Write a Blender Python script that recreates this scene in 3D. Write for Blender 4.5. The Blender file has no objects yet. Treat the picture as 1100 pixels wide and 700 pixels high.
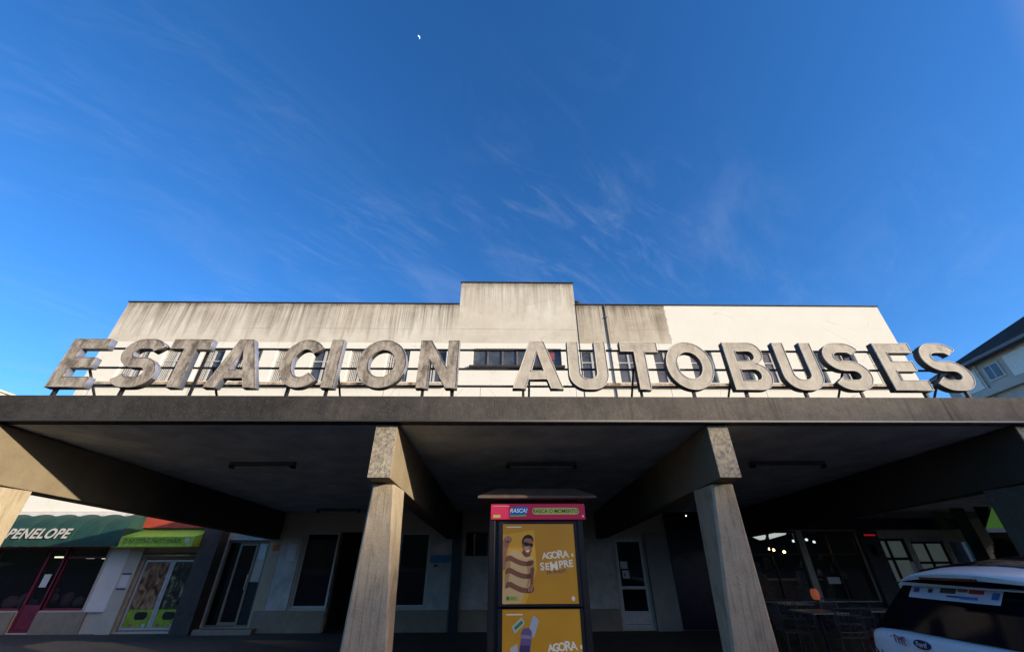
import bpy, bmesh, math, random
from mathutils import Vector, Matrix, noise as mnoise
R = math.radians
sin, cos, pi = math.sin, math.cos, math.pi
random.seed(7)
sc = bpy.context.scene
COL = sc.collection

# ------------------------------------------------------------------ helpers
class MB:
    def __init__(s):
        s.v, s.f = [], []
    def quad(s, *pts):
        n = len(s.v); s.v += [tuple(p) for p in pts]; s.f.append(tuple(range(n, n + len(pts)))); return s
    def box(s, x0, x1, y0, y1, z0, z1):
        n = len(s.v)
        s.v += [(x0,y0,z0),(x1,y0,z0),(x1,y1,z0),(x0,y1,z0),(x0,y0,z1),(x1,y0,z1),(x1,y1,z1),(x0,y1,z1)]
        for f in ((0,3,2,1),(4,5,6,7),(0,1,5,4),(1,2,6,5),(2,3,7,6),(3,0,4,7)):
            s.f.append(tuple(n+i for i in f))
        return s
    def tube(s, p, q, r, seg=8, r2=None):
        p, q = Vector(p), Vector(q); d = (q-p).normalized()
        a = d.orthogonal().normalized(); b = d.cross(a)
        r2 = r if r2 is None else r2
        n = len(s.v)
        for (c, rr) in ((p, r), (q, r2)):
            for i in range(seg):
                t = 2*pi*i/seg
                s.v.append(tuple(c + a*cos(t)*rr + b*sin(t)*rr))
        for i in range(seg):
            j = (i+1) % seg
            s.f.append((n+i, n+j, n+seg+j, n+seg+i))
        s.f.append(tuple(n+i for i in reversed(range(seg)))); s.f.append(tuple(n+seg+i for i in range(seg)))
        return s
    def path(s, pts, r, seg=8):
        for a, b in zip(pts, pts[1:]): s.tube(a, b, r, seg)
        return s
    def loft(s, rings, cap=True, closed=True):
        n = len(s.v); m = len(rings[0])
        for r in rings: s.v += [tuple(p) for p in r]
        for k in range(len(rings)-1):
            for i in range(m if closed else m-1):
                j = (i+1) % m
                s.f.append((n+k*m+i, n+k*m+j, n+(k+1)*m+j, n+(k+1)*m+i))
        if cap:
            s.f.append(tuple(n+i for i in reversed(range(m)))); s.f.append(tuple(n+(len(rings)-1)*m+i for i in range(m)))
        return s
    def prism_x(s, poly, x0, x1):            # poly of (y,z)
        return s.loft([[(x0,y,z) for y,z in poly], [(x1,y,z) for y,z in poly]])
    def prism_y(s, poly, y0, y1):            # poly of (x,z)
        return s.loft([[(x,y0,z) for x,z in poly], [(x,y1,z) for x,z in poly]])
    def prism_z(s, poly, z0, z1):
        return s.loft([[(x,y,z0) for x,y in poly], [(x,y,z1) for x,y in poly]])
    def lathe(s, prof, c, seg=20, axis='z'):
        rings = []
        for (r, h) in prof:
            ring = []
            for i in range(seg):
                t = 2*pi*i/seg
                if axis == 'z': ring.append((c[0]+r*cos(t), c[1]+r*sin(t), c[2]+h))
                elif axis == 'y': ring.append((c[0]+r*cos(t), c[1]+h, c[2]+r*sin(t)))
                else: ring.append((c[0]+h, c[1]+r*cos(t), c[2]+r*sin(t)))
            rings.append(ring)
        return s.loft(rings)
    def sphere(s, c, r, seg=14, rg=8, sx=1, sy=1, sz=1):
        rings = []
        for k in range(1, rg):
            a = pi*k/rg
            rings.append([(c[0]+sx*r*sin(a)*cos(2*pi*i/seg), c[1]+sy*r*sin(a)*sin(2*pi*i/seg), c[2]-sz*r*cos(a)) for i in range(seg)])
        return s.loft(rings)
    def tf(s, M):
        s.v = [tuple(M @ Vector(p)) for p in s.v]; return s
    def join(s, o):
        n = len(s.v); s.v += o.v; s.f += [tuple(n+i for i in f) for f in o.f]; return s

def link(name, me, mat, parent=None):
    o = bpy.data.objects.new(name, me); COL.objects.link(o)
    if mat is not None:
        me.materials.clear(); me.materials.append(mat)
    if parent is not None:
        o.parent = parent
        if parent.type == 'EMPTY' and parent.parent is None and not parent.get('_local'):
            o.location = -Vector(parent.location)
    return o
def obj(name, mb, mat, parent=None, smooth=False, bevel=0, seg=2, subd=0):
    me = bpy.data.meshes.new(name); me.from_pydata(mb.v, [], mb.f); me.update()
    bm = bmesh.new(); bm.from_mesh(me)
    bmesh.ops.recalc_face_normals(bm, faces=bm.faces)
    bm.to_mesh(me); bm.free()
    if smooth:
        for p in me.polygons: p.use_smooth = True
    o = link(name, me, mat, parent)
    if subd:
        m = o.modifiers.new('sub', 'SUBSURF'); m.levels = subd; m.render_levels = subd
    if bevel:
        m = o.modifiers.new('bev', 'BEVEL'); m.width = bevel; m.segments = seg; m.limit_method = 'ANGLE'; m.angle_limit = R(35)
    return o
def tag(o, label=None, cat=None, group=None, kind=None):
    if label: o['label'] = label
    if cat: o['category'] = cat
    if group: o['group'] = group
    if kind: o['kind'] = kind
    return o
def thing(name, label, cat, loc=(0,0,0), group=None, rz=0, local=False):
    o = bpy.data.objects.new(name, None); COL.objects.link(o)
    o.location = loc; o.rotation_euler = (0,0,rz); o.empty_display_size = .2
    if local: o['_local'] = True
    return tag(o, label, cat, group)
def copy_tree(o, parent=None):
    c = o.copy(); COL.objects.link(c); c.parent = parent
    for ch in list(o.children): copy_tree(ch, c)
    return c

DG = None
def curve_mesh(cu):
    o = bpy.data.objects.new('tmp', cu); COL.objects.link(o)
    dg = bpy.context.evaluated_depsgraph_get(); dg.update()
    me = bpy.data.meshes.new_from_object(o.evaluated_get(dg), depsgraph=dg)
    bpy.data.objects.remove(o); bpy.data.curves.remove(cu)
    return me
def poly_mesh(polys, depth, bevel=0.0):
    """2-D outlines (first outer, others holes) -> solid; local x,y, front at z=+depth/2"""
    cu = bpy.data.curves.new('c', 'CURVE'); cu.dimensions = '2D'; cu.fill_mode = 'BOTH'
    cu.extrude = max(depth/2-bevel, 0); cu.bevel_depth = bevel; cu.bevel_resolution = 1
    for pl in polys:
        sp = cu.splines.new('POLY'); sp.points.add(len(pl)-1); sp.use_cyclic_u = True
        for i, (x, y) in enumerate(pl): sp.points[i].co = (x, y, 0, 1)
    return curve_mesh(cu)
def text_mesh(s, size, depth=.004, off=0.0, shear=0.0, align='CENTER', spacing=1.0):
    cu = bpy.data.curves.new('t', 'FONT'); cu.body = s; cu.size = size; cu.extrude = depth/2
    cu.offset = off; cu.shear = shear; cu.align_x = align; cu.align_y = 'CENTER'; cu.space_character = spacing
    return curve_mesh(cu)
def marks(words, h, seed, depth=.003):
    '''a line of lettering too small to read in the photograph: words of short strokes, centred on the origin'''
    rnd = random.Random(seed); mb = MB(); x = 0.0
    for n_ in words:
        for _ in range(n_):
            w_ = h*rnd.uniform(.38, .62); t_ = h*.16
            mb.box(x, x+t_, -h/2, h/2*rnd.uniform(.6, 1), 0, depth)
            k = rnd.random(); zc = h*rnd.choice((-.42, 0, .34))
            mb.box(x+t_*1.02, x+w_, zc, zc+t_, 0, depth)
            if k > .4: mb.box(x+w_-t_, x+w_, zc-h*.3 if zc > 0 else zc+t_*1.05, zc-.002 if zc > 0 else zc+h*.42, 0, depth)
            x += w_+h*.16
        x += h*.45
    mb.v = [(a-x/2, b, c) for a, b, c in mb.v]
    me = bpy.data.meshes.new('lettering'); me.from_pydata(mb.v, [], mb.f); return me
FRONT = Matrix(((1,0,0,0),(0,0,-1,0),(0,1,0,0),(0,0,0,1)))    # local xy -> world xz, facing -Y
def place(name, me, mat, M, parent=None):
    me.transform(M); return link(name, me, mat, parent)
def front_at(x, y, z): return Matrix.Translation((x,y,z)) @ FRONT
def flat_poly(name, pts, y, mat, parent, z=None):
    mb = MB(); mb.prism_y(pts, y, y+.002); return obj(name, mb, mat, parent)

# ------------------------------------------------------------------ materials
class NT:
    def __init__(s, name):
        s.m = bpy.data.materials.new(name); s.m.use_nodes = True
        s.t = s.m.node_tree; s.n = s.t.nodes; s.l = s.t.links
        s.bsdf = s.n['Principled BSDF']; s.out = s.n['Material Output']
        s.tc = s.n.new('ShaderNodeTexCoord').outputs['Object']
    def L(s, a, b):
        s.l.new(a, b)
    def inp(s, sock, v):
        if hasattr(v, 'is_output'): s.l.new(v, sock)
        elif isinstance(v, (tuple, list)) and len(v) == 3 and sock.type == 'RGBA': sock.default_value = (*v, 1)
        else: sock.default_value = v
    def map(s, scale=(1,1,1), loc=(0,0,0), rot=(0,0,0)):
        n = s.n.new('ShaderNodeMapping'); s.l.new(s.tc, n.inputs[0])
        n.inputs['Scale'].default_value = scale; n.inputs['Location'].default_value = loc; n.inputs['Rotation'].default_value = rot
        return n.outputs[0]
    def noise(s, scale=5, detail=4, rough=.6, vec=None, dist=0):
        n = s.n.new('ShaderNodeTexNoise'); s.l.new(vec if vec is not None else s.tc, n.inputs['Vector'])
        n.inputs['Scale'].default_value = scale; n.inputs['Detail'].default_value = detail
        n.inputs['Roughness'].default_value = rough; n.inputs['Distortion'].default_value = dist
        return n.outputs['Fac']
    def ramp(s, fac, *stops):
        n = s.n.new('ShaderNodeValToRGB'); s.l.new(fac, n.inputs[0]); e = n.color_ramp.elements
        while len(e) < len(stops): e.new(.5)
        for i, (p, c) in enumerate(stops):
            e[i].position = p; e[i].color = (c, c, c, 1) if isinstance(c, (int, float)) else (*c, 1)
        return n.outputs[0]
    def math(s, op, a, b=None, clamp=False):
        n = s.n.new('ShaderNodeMath'); n.operation = op; n.use_clamp = clamp
        s.inp(n.inputs[0], a)
        if b is not None: s.inp(n.inputs[1], b)
        return n.outputs[0]
    def mix(s, fac, a, b, mode='MIX'):
        n = s.n.new('ShaderNodeMix'); n.data_type = 'RGBA'; n.blend_type = mode
        s.inp(n.inputs[0], fac); s.inp(n.inputs[6], a); s.inp(n.inputs[7], b)
        return n.outputs[2]
    def sep(s):
        n = s.n.new('ShaderNodeSeparateXYZ'); s.l.new(s.tc, n.inputs[0]); return n.outputs
    def rng(s, v, a, b, c=0, d=1, smooth=False):
        n = s.n.new('ShaderNodeMapRange'); s.inp(n.inputs[0], v)
        if smooth: n.interpolation_type = 'SMOOTHSTEP'
        for i, x in enumerate((a, b, c, d)): n.inputs[i+1].default_value = x
        return n.outputs[0]
    def bump(s, h, strength=.3, dist=.02):
        n = s.n.new('ShaderNodeBump'); n.inputs['Strength'].default_value = strength; n.inputs['Distance'].default_value = dist
        s.l.new(h, n.inputs['Height']); s.l.new(n.outputs[0], s.bsdf.inputs['Normal'])
    def done(s, col=None, rough=.8, spec=.4, metal=0):
        if col is not None: s.inp(s.bsdf.inputs['Base Color'], col)
        s.inp(s.bsdf.inputs['Roughness'], rough); s.bsdf.inputs['Specular IOR Level'].default_value = spec
        s.bsdf.inputs['Metallic'].default_value = metal
        return s.m
def plain(name, c, rough=.6, var=.18, scale=6, spec=.4, metal=0, bump=0):
    t = NT(name); n = t.noise(scale, 5, .65)
    d = tuple(x*(1-var*1.6) for x in c); h = tuple(min(1, x*(1+var)) for x in c)
    col = t.ramp(n, (.25, d), (.75, h))
    if bump: t.bump(t.noise(scale*8, 3), bump, .01)
    return t.done(col, rough, spec, metal)
def emit(name, c, strength, base=None):
    t = NT(name); b = t.bsdf
    b.inputs['Base Color'].default_value = (*(base or c), 1)
    b.inputs['Emission Color'].default_value = (*c, 1); b.inputs['Emission Strength'].default_value = strength
    b.inputs['Roughness'].default_value = .5
    return t.m

def m_facade():
    t = NT('facade_plaster'); x, y, z = t.sep()
    base = t.ramp(t.noise(1.1, 6, .7), (.3, (.90,.83,.66)), (.7, (.95,.88,.72)))
    fine = t.noise(26, 4, .7)
    base = t.mix(t.rng(fine, .5, .8, 0, .22), base, (.52,.44,.32))
    left = t.math('LESS_THAN', t.math('ADD', x, t.rng(t.noise(5, 3), .3, .7, -.035, .035)), 6.35)
    # run-off streaks below the parapets
    st = t.noise(1, 5, .65, t.map((5.5,1,.16)))
    st2 = t.noise(1, 3, .6, t.map((19,1,.22), (3,0,1)))
    streak = t.math('ADD', t.rng(st, .40, .62, 0, .8), t.rng(st2, .46, .66, 0, .75), True)
    cen = t.math('MULTIPLY', t.math('GREATER_THAN', x, -1.86), t.math('LESS_THAN', x, 2.76))
    top = t.math('ADD', 10.42, t.math('MULTIPLY', cen, 1.08))
    drop = t.math('SUBTRACT', top, z)
    nz = t.noise(1, 3, .6, t.map((2.4,1,.1), (9,0,0)))
    reach = t.rng(nz, .3, .7, .5, 2.3)
    fall = t.math('SUBTRACT', 1.0, t.math('DIVIDE', drop, reach), True)
    fall = t.math('POWER', fall, .55)
    dirt = t.math('MULTIPLY', t.math('MULTIPLY', streak, fall), left)
    dirt = t.math('MULTIPLY', dirt, t.math('SUBTRACT', 1.0, t.math('MULTIPLY', cen, .45)))
    # grey film over old paint above the window band
    film = t.math('MULTIPLY', t.math('GREATER_THAN', z, 8.66), left)
    filmn = t.math('MULTIPLY', film, t.rng(t.noise(.9, 5, .7), .3, .7, .30, .72))
    r36 = t.math('MULTIPLY', t.math('GREATER_THAN', x, 2.78), .30)
    filmn = t.math('ADD', filmn, t.math('MULTIPLY', film, r36), True)
    col = t.mix(filmn, base, (.52,.43,.30))
    col = t.mix(t.math('MULTIPLY', dirt, .78), col, (.13,.088,.05))
    # faint horizontal pour line and blotches
    line = t.math('MULTIPLY', t.rng(t.noise(.5, 3), .45, .62), t.math('LESS_THAN', t.math('ABSOLUTE', t.math('SUBTRACT', z, t.math('ADD', 9.27, t.rng(t.noise(.7), .3, .7, -.03, .03)))), .014))
    col = t.mix(t.math('MULTIPLY', t.math('MULTIPLY', line, left), .45), col, (.3,.24,.17))
    vj = t.math('LESS_THAN', t.math('ABSOLUTE', t.math('SUBTRACT', t.math('MODULO', t.math('ADD', x, 40.0), 3.4), 1.7)), .012)
    vj = t.math('MULTIPLY', vj, t.math('LESS_THAN', z, 6.86))
    col = t.mix(t.math('MULTIPLY', vj, .6), col, (.2,.16,.11))
    mould = t.math('MULTIPLY', t.math('SUBTRACT', 1.0, t.math('DIVIDE', drop, t.rng(t.noise(1, 5, .75, t.map((3,1,.3), (1,2,3))), .3, .75, .05, .55)), True), left)
    col = t.mix(t.math('MULTIPLY', mould, t.rng(t.noise(12, 5, .8), .35, .6, .25, .85)), col, (.10,.075,.05))
    patch = t.rng(t.noise(.55, 6, .72, t.map((1,1,1.8), (8,1,1))), .5, .62, 0, .45)
    col = t.mix(t.math('MULTIPLY', patch, film), col, (.68,.58,.42))
    crack = t.n.new('ShaderNodeTexVoronoi'); crack.feature = 'DISTANCE_TO_EDGE'; t.l.new(t.map((.55,1,.8)), crack.inputs['Vector']); crack.inputs['Scale'].default_value = 1.0
    col = t.mix(t.math('MULTIPLY', t.rng(crack.outputs['Distance'], 0, .006, .5, 0), t.rng(t.noise(.8, 2), .5, .6)), col, (.22,.17,.11))
    blot = t.rng(t.noise(2.3, 6, .75, t.map((1,1,.6), (5,2,1))), .6, .78, 0, .4)
    col = t.mix(t.math('MULTIPLY', blot, left), col, (.33,.26,.18))
    t.bump(fine, .25, .01)
    return t.done(col, .9, .2)

def m_fascia():
    t = NT('blackened_concrete'); x, y, z = t.sep()
    n = t.noise(7, 8, .8); sp = t.noise(30, 4, .85)
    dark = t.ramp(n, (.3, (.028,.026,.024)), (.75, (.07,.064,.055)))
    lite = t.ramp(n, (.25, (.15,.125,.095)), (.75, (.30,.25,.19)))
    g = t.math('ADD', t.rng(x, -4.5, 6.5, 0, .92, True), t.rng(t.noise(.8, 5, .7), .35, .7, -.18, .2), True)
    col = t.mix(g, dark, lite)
    st = t.noise(1, 5, .7, t.map((7,7,.6), (0,0,0), (0,R(-28),0)))
    col = t.mix(t.rng(st, .5, .72, 0, .6), col, (.05,.045,.04))
    col = t.mix(t.rng(sp, .58, .75, 0, .5), col, (.34,.30,.25))
    col = t.mix(t.rng(sp, .28, .42, .55, 0), col, (.02,.02,.02))
    moss = t.math('MULTIPLY', t.math('GREATER_THAN', z, 3.42), t.rng(t.noise(9, 6, .8), .5, .7))
    col = t.mix(t.math('MULTIPLY', moss, .6), col, (.09,.07,.03))
    jt = t.math('LESS_THAN', t.math('ABSOLUTE', t.math('SUBTRACT', t.math('MODULO', t.math('ADD', x, 41.3), 3.05), 1.5)), .008)
    col = t.mix(t.math('MULTIPLY', t.math('MULTIPLY', jt, .6), t.rng(t.noise(3.5, 4, .8), .42, .6)), col, (.012,.011,.01))
    dr = t.noise(1, 6, .8, t.map((5,5,.35), (3,3,3)))
    col = t.mix(t.rng(dr, .62, .74, 0, .55), col, (.30,.27,.22))
    t.bump(t.math('ADD', n, t.math('MULTIPLY', sp, .4)), .6, .02)
    return t.done(col, .95, .15)

def m_concrete(name, lo, hi, boards=True, lichen=0.0, shade=False):
    t = NT(name)
    n = t.noise(4, 7, .7); sp = t.noise(38, 4, .75)
    col = t.ramp(n, (.25, lo), (.75, hi))
    if boards:
        w = t.n.new('ShaderNodeTexWave'); t.l.new(t.map((1,1,.02)), w.inputs[0]); w.inputs['Scale'].default_value = 3.3
        w.inputs['Distortion'].default_value = 2.5; w.inputs['Detail Scale'].default_value = .6; w.bands_direction = 'X'
        col = t.mix(t.math('MULTIPLY', t.rng(w.outputs['Fac'], .0, .06, .5, 0), t.rng(t.noise(2.2, 3), .42, .6)), col, tuple(c*.35 for c in lo))
        st = t.noise(1, 5, .7, t.map((22,22,.8)))
        col = t.mix(t.rng(st, .5, .75, 0, .6), col, tuple(c*.5 for c in lo))
    if lichen:
        v = t.noise(20, 6, .9)
        col = t.mix(t.rng(v, .46, .56, 0, lichen), col, (.10,.085,.065))
        col = t.mix(t.rng(t.noise(26, 4, .8), .52, .60, 0, lichen*.9), col, (.04,.035,.03))
    if boards:
        x = t.sep()[0]; col = t.mix(t.rng(x, 4.5, 6.8, .0, .78), col, (.07,.055,.045))  # far right column darkened in colour for its shade
        bl = t.noise(1, 6, .75, t.map((3.5,3.5,1.1), (2,7,4)))
        col = t.mix(t.rng(bl, .52, .68, 0, .5), col, (.20,.165,.12))
        col = t.mix(t.rng(t.noise(9, 6, .8), .60, .72, 0, .5), col, (.70,.60,.44))
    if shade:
        x = t.sep()[0]; col = t.mix(t.rng(x, 1.0, 6.0, .0, .80), col, (.035,.028,.024))  # right-hand beams darkened in colour, standing in for their shade
        rear_shade = t.math('MULTIPLY', t.rng(t.math('ADD', t.sep()[1], t.rng(t.noise(2,4), .3, .7, -.3, .3)), 6.7, 8.6), .86)  # beam backs darkened in colour for the shade under the canopy
        col = t.mix(rear_shade, col, (.028,.027,.028))
    col = t.mix(t.rng(sp, .55, .8, 0, .35), col, tuple(c*.45 for c in lo))
    t.bump(t.math('ADD', n, sp), .5, .015)
    return t.done(col, .92, .2)

def m_letter(dirty):
    t = NT('weathered_letter_dirty' if dirty else 'weathered_letter')
    n = t.noise(5, 7, .7); st = t.noise(1, 7, .75, t.map((7,1,3.0), (0,0,0), (0, R(-20),0)))
    st3 = t.noise(1, 6, .75, t.map((16,1,2.2), (5,0,2), (0, R(-8),0)))
    a, b = ((.36,.295,.215), (.68,.58,.44)) if dirty else ((.56,.475,.35), (.74,.64,.48))
    col = t.ramp(n, (.25, a), (.75, b))
    col = t.mix(t.rng(st, .45, .62, 0, .92 if dirty else .3), col, (.15,.115,.08))
    col = t.mix(t.rng(st3, .54, .68, 0, .7 if dirty else .25), col, (.10,.075,.055))
    z = t.sep()[2]
    edge = t.math('MULTIPLY', t.rng(t.noise(8, 4, .8), .45, .62), t.rng(z, 4.12, 4.36, 0, .8 if dirty else .35))
    col = t.mix(edge, col, (.07,.055,.045))
    col = t.mix(t.rng(t.noise(60, 2, .8), .62, .75, 0, .5), col, (.14,.11,.08))
    t.bump(n, .25, .01)
    return t.done(col, .75, .3)

def m_glass(name, tint=(.02,.025,.03), rough=.03, trans=.75):
    t = NT(name)
    tr = t.n.new('ShaderNodeBsdfTransparent'); tr.inputs[0].default_value = (.55,.6,.6,1)
    gl = t.n.new('ShaderNodeBsdfGlossy'); gl.inputs['Roughness'].default_value = rough
    gl.inputs['Color'].default_value = (.9,.95,1,1)
    fr = t.n.new('ShaderNodeFresnel'); fr.inputs[0].default_value = 1.38
    df = t.n.new('ShaderNodeBsdfDiffuse'); df.inputs[0].default_value = (*tint, 1)
    m1 = t.n.new('ShaderNodeMixShader'); m1.inputs[0].default_value = trans
    t.L(df.outputs[0], m1.inputs[1]); t.L(tr.outputs[0], m1.inputs[2])
    m2 = t.n.new('ShaderNodeMixShader'); t.L(fr.outputs[0], m2.inputs[0])
    t.L(m1.outputs[0], m2.inputs[1]); t.L(gl.outputs[0], m2.inputs[2])
    t.L(m2.outputs[0], t.out.inputs[0])
    return t.m

M = {}
M['facade'] = m_facade()
M['fascia'] = m_fascia()
M['column'] = m_concrete('board_marked_concrete', (.47,.36,.225), (.64,.52,.345))
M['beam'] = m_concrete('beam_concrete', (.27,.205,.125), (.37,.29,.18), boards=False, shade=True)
M['beam_end'] = m_concrete('lichen_concrete', (.48,.39,.26), (.64,.53,.37), boards=False, lichen=.55)
M['soffit'] = plain('soffit_paint', (.47,.515,.54), .9, .25, 2)
M['letter_d'] = m_letter(True); M['letter'] = m_letter(False)
M['letter_side'] = plain('letter_side_metal', (.23,.25,.33), .5, .25, 6)
M['letter_shade'] = plain('letter_side_shade', (.055,.052,.05), .8, .4, 8)
M['letter_rim'] = plain('letter_rim', (.78,.70,.55), .6, .2, 14); M['letter_rim_d'] = plain('letter_rim_stained', (.36,.30,.24), .7, .5, 14)
M['iron'] = plain('dark_iron', (.022,.02,.02), .6, .4, 12)
M['coping'] = plain('dark_coping', (.05,.045,.04), .8, .4, 8)
M['glass'] = m_glass('window_glass')
M['dark_glass'] = plain('upper_glass', (.085,.092,.10), .15, .4, 3, spec=.6)
M['blind'] = plain('white_blind', (.62,.58,.5), .8, .12, 4)
M['alu'] = plain('aluminium', (.52,.5,.46), .45, .12, 9, metal=.2)
M['white_frame'] = plain('white_frame', (.56,.53,.47), .5, .1, 9)
M['lower'] = m_concrete('rendered_wall', (.48,.41,.31), (.60,.52,.41), boards=False)
M['plinth'] = m_concrete('stone_plinth', (.24,.19,.13), (.37,.30,.215), boards=False)
M['greypanel'] = plain('grey_panel', (.55,.50,.44), .8, .22, 3)
M['whiteplaster'] = plain('white_plaster', (.74,.69,.60), .85, .08, 4)
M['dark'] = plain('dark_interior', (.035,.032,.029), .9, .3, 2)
M['darkpanel'] = plain('dark_brown_panel', (.075,.058,.045), .7, .3, 5)
M['navy'] = plain('navy_gloss', (.012,.016,.028), .25, .4, 4)
M['black'] = plain('black_paint', (.012,.012,.013), .4, .3, 8)
M['paper'] = plain('paper', (.66,.64,.6), .8, .08, 20)
M['red'] = plain('red_sign', (.42,.06,.03), .5, .15, 5)
M['orange'] = plain('orange_paper', (.65,.14,.03), .6, .15, 9)
M['blue'] = plain('blue_enamel', (.02,.17,.33), .4, .15, 9)
M['maroon'] = plain('maroon_paint', (.20,.022,.04), .45, .25, 6)
M['awning_green'] = plain('bottle_green_canvas', (.014,.055,.038), .7, .2, 5)
M['lettering'] = plain('cream_lettering', (.52,.48,.40), .7, .1, 20)
M['asphalt'] = plain('asphalt', (.065,.058,.048), .9, .3, 40, bump=.5)
M['steel'] = plain('brushed_steel', (.55,.55,.55), .3, .1, 10, metal=.9)

def m_paving():
    t = NT('paving'); b = t.n.new('ShaderNodeTexBrick'); t.l.new(t.map((1,1,1)), b.inputs[0])
    b.inputs['Scale'].default_value = 2.4; b.inputs['Mortar Size'].default_value = .012
    b.inputs['Color1'].default_value = (.115,.095,.07,1); b.inputs['Color2'].default_value = (.09,.076,.058,1); b.inputs['Mortar'].default_value = (.03,.03,.03,1)
    col = t.mix(t.rng(t.noise(3, 6, .7), .4, .7, 0, .5), b.outputs['Color'], (.04,.038,.035))
    t.bump(t.noise(40), .3, .01)
    return t.done(col, .85, .3)
M['paving'] = m_paving()
def m_limegreen():
    t = NT('lime_canvas'); x, y, z = t.sep()
    col = t.ramp(t.noise(6, 6, .7), (.3, (.20,.42,.02)), (.7, (.33,.60,.05)))
    pat = t.noise(9, 5, .75, t.map((1,1,2)))
    col = t.mix(t.math('MULTIPLY', t.rng(pat, .52, .64, 0, .8), t.math('LESS_THAN', y, 13.5)), col, (.48,.50,.25))
    return t.done(col, .6, .3)
M['lime'] = m_limegreen()
M['lime_plain'] = plain('lime_film', (.30,.42,.03), .5, .3, 12)
def m_brick():
    t = NT('dark_brick'); b = t.n.new('ShaderNodeTexBrick'); t.l.new(t.map((1,1,1), (0,0,0), (R(90),0,0)), b.inputs[0])
    b.inputs['Scale'].default_value = 6; b.inputs['Color1'].default_value = (.075,.06,.055,1); b.inputs['Color2'].default_value = (.05,.042,.04,1)
    b.inputs['Mortar'].default_value = (.10,.095,.09,1)
    return t.done(b.outputs['Color'], .8, .3)
M['brick'] = m_brick()

# ------------------------------------------------------------------ camera
F = 419.0; TH = math.atan(252/419); ROLL = R(-.2); YAW = R(1.0)
def axis(r, up, f):
    c, s = cos(ROLL), sin(ROLL); r, up = r*c-up*s, r*s+up*c
    x, y, z = r, cos(TH)*f-sin(TH)*up, sin(TH)*f+cos(TH)*up
    c, s = cos(YAW), sin(YAW)
    return Vector((x*c+y*s, -x*s+y*c, z))
cam = bpy.data.cameras.new('camera'); co = bpy.data.objects.new('camera', cam); COL.objects.link(co)
X_, Y_, Z_ = axis(1,0,0), axis(0,1,0), -axis(0,0,1)
m = Matrix((X_, Y_, Z_)).transposed().to_4x4(); m.translation = (0, 0, 1.6)
co.matrix_world = m
cam.sensor_width = 36; cam.lens = 36*F/1100; cam.clip_start = .05; cam.clip_end = 8000
sc.camera = co

# ------------------------------------------------------------------ light
PHI, ELEV = R(60), R(12.7)
sun_dir = Vector((sin(PHI)*cos(ELEV), -cos(PHI)*cos(ELEV), sin(ELEV)))
sd = bpy.data.lights.new('sun', 'SUN'); so = bpy.data.objects.new('sun', sd); COL.objects.link(so)
sd.energy = 5.0; sd.angle = R(.53); sd.color = (1.0, .92, .77)
so.rotation_euler = sun_dir.to_track_quat('Z', 'Y').to_euler()
w = bpy.data.worlds.new('World'); sc.world = w; w.use_nodes = True
nt = w.node_tree; bg = nt.nodes['Background']
sky = nt.nodes.new('ShaderNodeTexSky'); sky.sky_type = 'NISHITA'; sky.sun_disc = False
sky.sun_elevation = ELEV; sky.sun_rotation = pi - PHI
sky.altitude = 0; sky.air_density = 1.0; sky.dust_density = .3; sky.ozone_density = 3.0
tint = nt.nodes.new('ShaderNodeMix'); tint.data_type = 'RGBA'; tint.blend_type = 'MULTIPLY'; tint.inputs[0].default_value = 1
tint.inputs[7].default_value = (1.32, 1.70, 2.27, 1)
gam = nt.nodes.new('ShaderNodeHueSaturation'); gam.inputs['Saturation'].default_value = 1.10
nt.links.new(sky.outputs[0], tint.inputs[6]); nt.links.new(tint.outputs[2], gam.inputs['Color'])
# thin cirrus: two stretched noises, masked to patches of the sky
tc = nt.nodes.new('ShaderNodeTexCoord')
def wn(kind, **kw):
    n = nt.nodes.new(kind)
    for k, v in kw.items(): setattr(n, k, v)
    return n
def wmap(scale, rot, loc=(0,0,0)):
    n = wn('ShaderNodeMapping'); nt.links.new(tc.outputs['Generated'], n.inputs[0])
    n.inputs['Scale'].default_value = scale; n.inputs['Rotation'].default_value = rot; n.inputs['Location'].default_value = loc
    return n.outputs[0]
def wnoise(vec, scale, detail, rough, dist):
    n = wn('ShaderNodeTexNoise'); nt.links.new(vec, n.inputs['Vector'])
    n.inputs['Scale'].default_value = scale; n.inputs['Detail'].default_value = detail; n.inputs['Roughness'].default_value = rough; n.inputs['Distortion'].default_value = dist
    return n.outputs['Fac']
def wr(v, a, b, c=0, d=1):
    n = wn('ShaderNodeMapRange', interpolation_type='SMOOTHSTEP'); nt.links.new(v, n.inputs[0])
    for i, q in enumerate((a, b, c, d)): n.inputs[i+1].default_value = q
    return n.outputs[0]
def wm(op, a, b):
    n = wn('ShaderNodeMath', operation=op)
    for s_, v in zip(n.inputs, (a, b)):
        if hasattr(v, 'is_output'): nt.links.new(v, s_)
        else: s_.default_value = v
    return n.outputs[0]
def blob(d, r0, r1):
    n = wn('ShaderNodeVectorMath', operation='DOT_PRODUCT'); nt.links.new(tc.outputs['Generated'], n.inputs[0])
    n.inputs[1].default_value = Vector(d).normalized()
    return wr(n.outputs['Value'], cos(r1), cos(r0))
sp_ = wn('ShaderNodeSeparateXYZ'); nt.links.new(tc.outputs['Generated'], sp_.inputs[0])
zz = wm('MAXIMUM', wm('ADD', sp_.outputs[2], .08), .05)
cb = wn('ShaderNodeCombineXYZ'); nt.links.new(wm('DIVIDE', sp_.outputs[0], zz), cb.inputs[0]); nt.links.new(wm('DIVIDE', sp_.outputs[1], zz), cb.inputs[1])
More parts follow.
